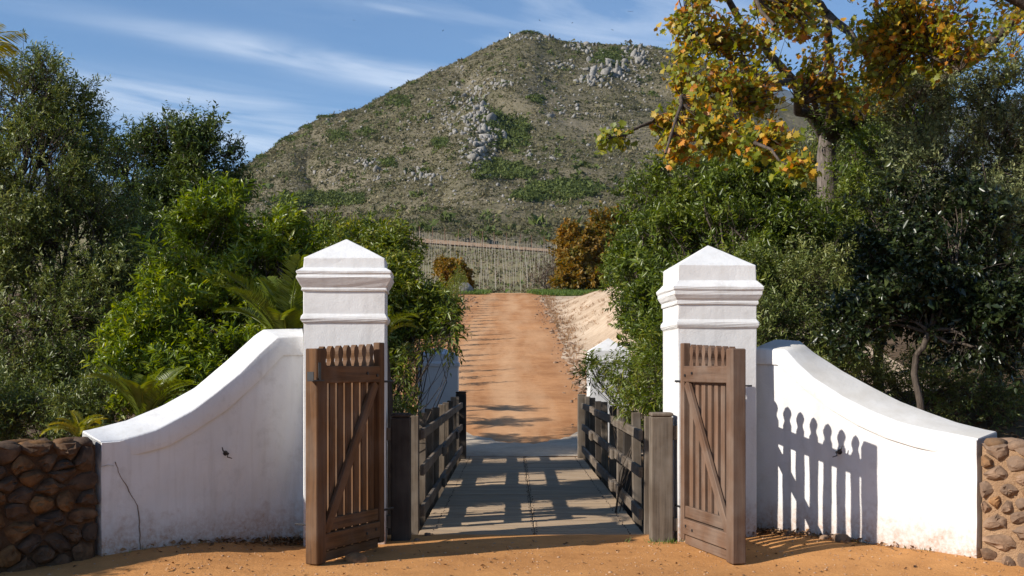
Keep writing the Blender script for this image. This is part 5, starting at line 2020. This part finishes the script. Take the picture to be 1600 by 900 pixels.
# birds ---------------------------------------------------------------------
def birds():
    V = [(0, .16, 0), (.03, 0, .03), (-.03, 0, .03), (0, -.02, -.035), (0, -.22, .01), (.05, -.24, .0), (-.05, -.24, 0),
         (.36, .02, .12), (.30, -.08, .10), (.70, -.06, .02), (-.36, .02, .12), (-.30, -.08, .10), (-.70, -.06, .02), (.02, .07, .02), (-.02, .07, .02), (.02, -.08, .02), (-.02, -.08, .02)]
    body = py_mesh('body', [V[i] for i in range(7)], [(0, 1, 2), (0, 3, 1), (0, 2, 3), (1, 4, 2), (1, 3, 4), (2, 4, 3), (4, 5, 6)])
    wr = py_mesh('wing', [V[13], V[7], V[8], V[15], V[9]], [(0, 1, 2, 3), (1, 4, 2)])
    wl = py_mesh('wing', [V[14], V[10], V[11], V[16], V[12]], [(0, 3, 2, 1), (1, 2, 4)])
    for m in (body, wr, wl):
        m.materials.append(MT['bird'])
    for k, (px, py, d, rz, lab) in enumerate(((553, 32, 240, .4, 'tiny dark bird flying over the hill, above the left cloud streak'), (692, 48, 260, 2.0, 'tiny dark bird flying left of the summit'),
                                              (843, 32, 250, 1.2, 'tiny dark bird flying right above the summit'), (894, 36, 270, 5.1, 'tiny dark bird flying over the right shoulder of the hill'),
                                              (985, 18, 240, 3.3, 'tiny dark bird flying beside the plane tree'), (957, 47, 280, 4.0, 'tiny dark bird flying low over the summit crags'))):
        t = empty('bird', P(px, py, d), rz, lab, 'bird', 'birds over the hill')
        link('body', body, None, t)
        link('wing', wr, None, t)
        link('wing', wl, None, t)


birds()

# shade tree standing left of the forecourt: it keeps the near stone wall in shadow
plant('leafy_shrub', 'tree', 'bushy tree left of the forecourt that shades the dark stone wall',
      [(np.array([-8.3, 7.05, 2.35]), np.array([.8, .8, .75])), (np.array([-8.9, 6.6, 1.7]), np.array([.9, .8, .8])), (np.array([-8.0, 7.3, 1.5]), np.array([.7, .7, .7])),
       (np.array([-8.4, 6.7, 2.9]), np.array([.55, .6, .45]))],
      (-8.4, 6.9, gz(-8.4, 6.9)), 'olive', 2600, 12, .22, (.07, .026), 95, .08)
plant('leafy_shrub', 'shrub', 'dense shrub beyond the bridge that shades the low left pillar',
      [(np.array([-3.6, 21.2, 1.2]), np.array([.85, .8, .9])), (np.array([-3.3, 21.0, 2.2]), np.array([.7, .7, .75])), (np.array([-4.5, 21.0, 1.6]), np.array([.9, .9, 1.0]))],
      (-3.6, 21.1, gz(-3.6, 21.1)), 'mid', 2300, 12, .22, (.08, .026), 96, .05, stems=4, trunk_name='stems', crown_name='foliage')  # hidden from view, added to keep the sun off the low pillar


# feathery palms on the left verge, past the bridge: they throw the spiky shadows over the road
for (x, y, sc_, lab) in ((-4.9, 22.6, 1.1, 'low palm on the left verge nearest the bridge'), (-4.9, 25.0, 1.25, 'low palm on the left verge, second from the bridge'),
                         (-4.6, 27.6, 1.1, 'low palm on the left verge, third from the bridge')):
    g = gz(x, y)
    px, py = CX + F * x / y, HY - (g + 2.7 - CAMZ) / y * F
    cycad(px, py, y, ring(11, sc_, 4, (0, 1, 2)) + ring(6, sc_ * .85, 26, (0, 1)), lab, 1, .11, PALMF, 'palm', 'verge_palm')


def fallen_leaves():
    r = np.random.default_rng(66)
    n = 260
    x, y = r.uniform(-4.2, 4.4, n), r.uniform(8.3, 10.4, n)
    pos = np.stack([x, y, ground_z(x, y) + .012], -1)
    V, Fc, t = leaf_arrays(pos, r.normal(size=(n, 3)) * np.array([1, 1, .2]), np.array([0, 0, 1.]) + .4 * r.normal(size=(n, 3)), r.uniform(.02, .06, n), r.uniform(.012, .035, n), r.uniform(0, 1, n))
    tag(link('fallen_leaves', np_mesh('fallen_leaves', V, Fc, False, t), LEAF['litter']), 'dry leaves strewn over the red forecourt', 'leaf litter', kind='stuff')
    # stones and tufts along the edges of the road
    V0, F0 = ico(1)
    n = 1500
    side = r.uniform(0, 1, n) < .5
    x = np.where(side, ROAD_R + r.normal(0, .35, n), ROAD_L + r.normal(.2, .4, n))
    y = r.uniform(23, 86, n)
    s_ = r.lognormal(-3.1, .5, n)
    z = ground_z(x, y) + .012
    VV = (V0[None] * (1 + r.uniform(-.3, .3, (n, len(V0), 1))) * s_[:, None, None] * np.array([1.1, 1, .7]) + np.stack([x, y, z], -1)[:, None, :]).reshape(-1, 3)
    FF = (np.arange(n)[:, None, None] * len(V0) + F0[None]).reshape(-1, 3)
    tag(link('road_stones', np_mesh('road_stones', VV, FF), MT['stone']), 'loose stones along both edges of the dirt road', 'stones', kind='stuff')
    y = r.uniform(23, 86, 700)
    x = ROAD_R + np.abs(r.normal(.1, .5, 700))
    tufts('dry_tufts', 'dry grass tufts creeping over the right road edge', 'grass', x, y, .16, 5, 67, 'litter', tone=.8)
    # weeds at the wall feet
    X, Y = [], []
    for ftl, nl in ((LFT, LN), (RFT, RN)):
        for _ in range(26):
            i = int(r.integers(4, 62))
            p = ftl[i] + nl[i] * abs(r.normal(.02, .03))
            X.append(p.x)
            Y.append(p.y)
    tufts('weeds', 'tiny green weeds at the feet of the curved walls', 'grass', np.array(X), np.array(Y), .045, 4, 68, 'olive')


fallen_leaves()


# air: thin even haze over the whole valley, so the far range goes blue ----------
def haze():
    M = bpy.data.materials.new('haze_air')
    M.use_nodes = True
    t = M.node_tree
    t.nodes.clear()
    v = t.nodes.new('ShaderNodeVolumePrincipled')
    v.inputs['Color'].default_value = (0.42, 0.68, 1.0, 1)
    v.inputs['Density'].default_value = 0.00003
    v.inputs['Anisotropy'].default_value = 0.0
    o = t.nodes.new('ShaderNodeOutputMaterial')
    t.links.new(v.outputs[0], o.inputs['Volume'])
    bm = box_bm(-9500, 9500, -400, 12500, -12, 2150)
    tag(link('haze', bm_mesh('haze', bm), M), kind='stuff')


haze()
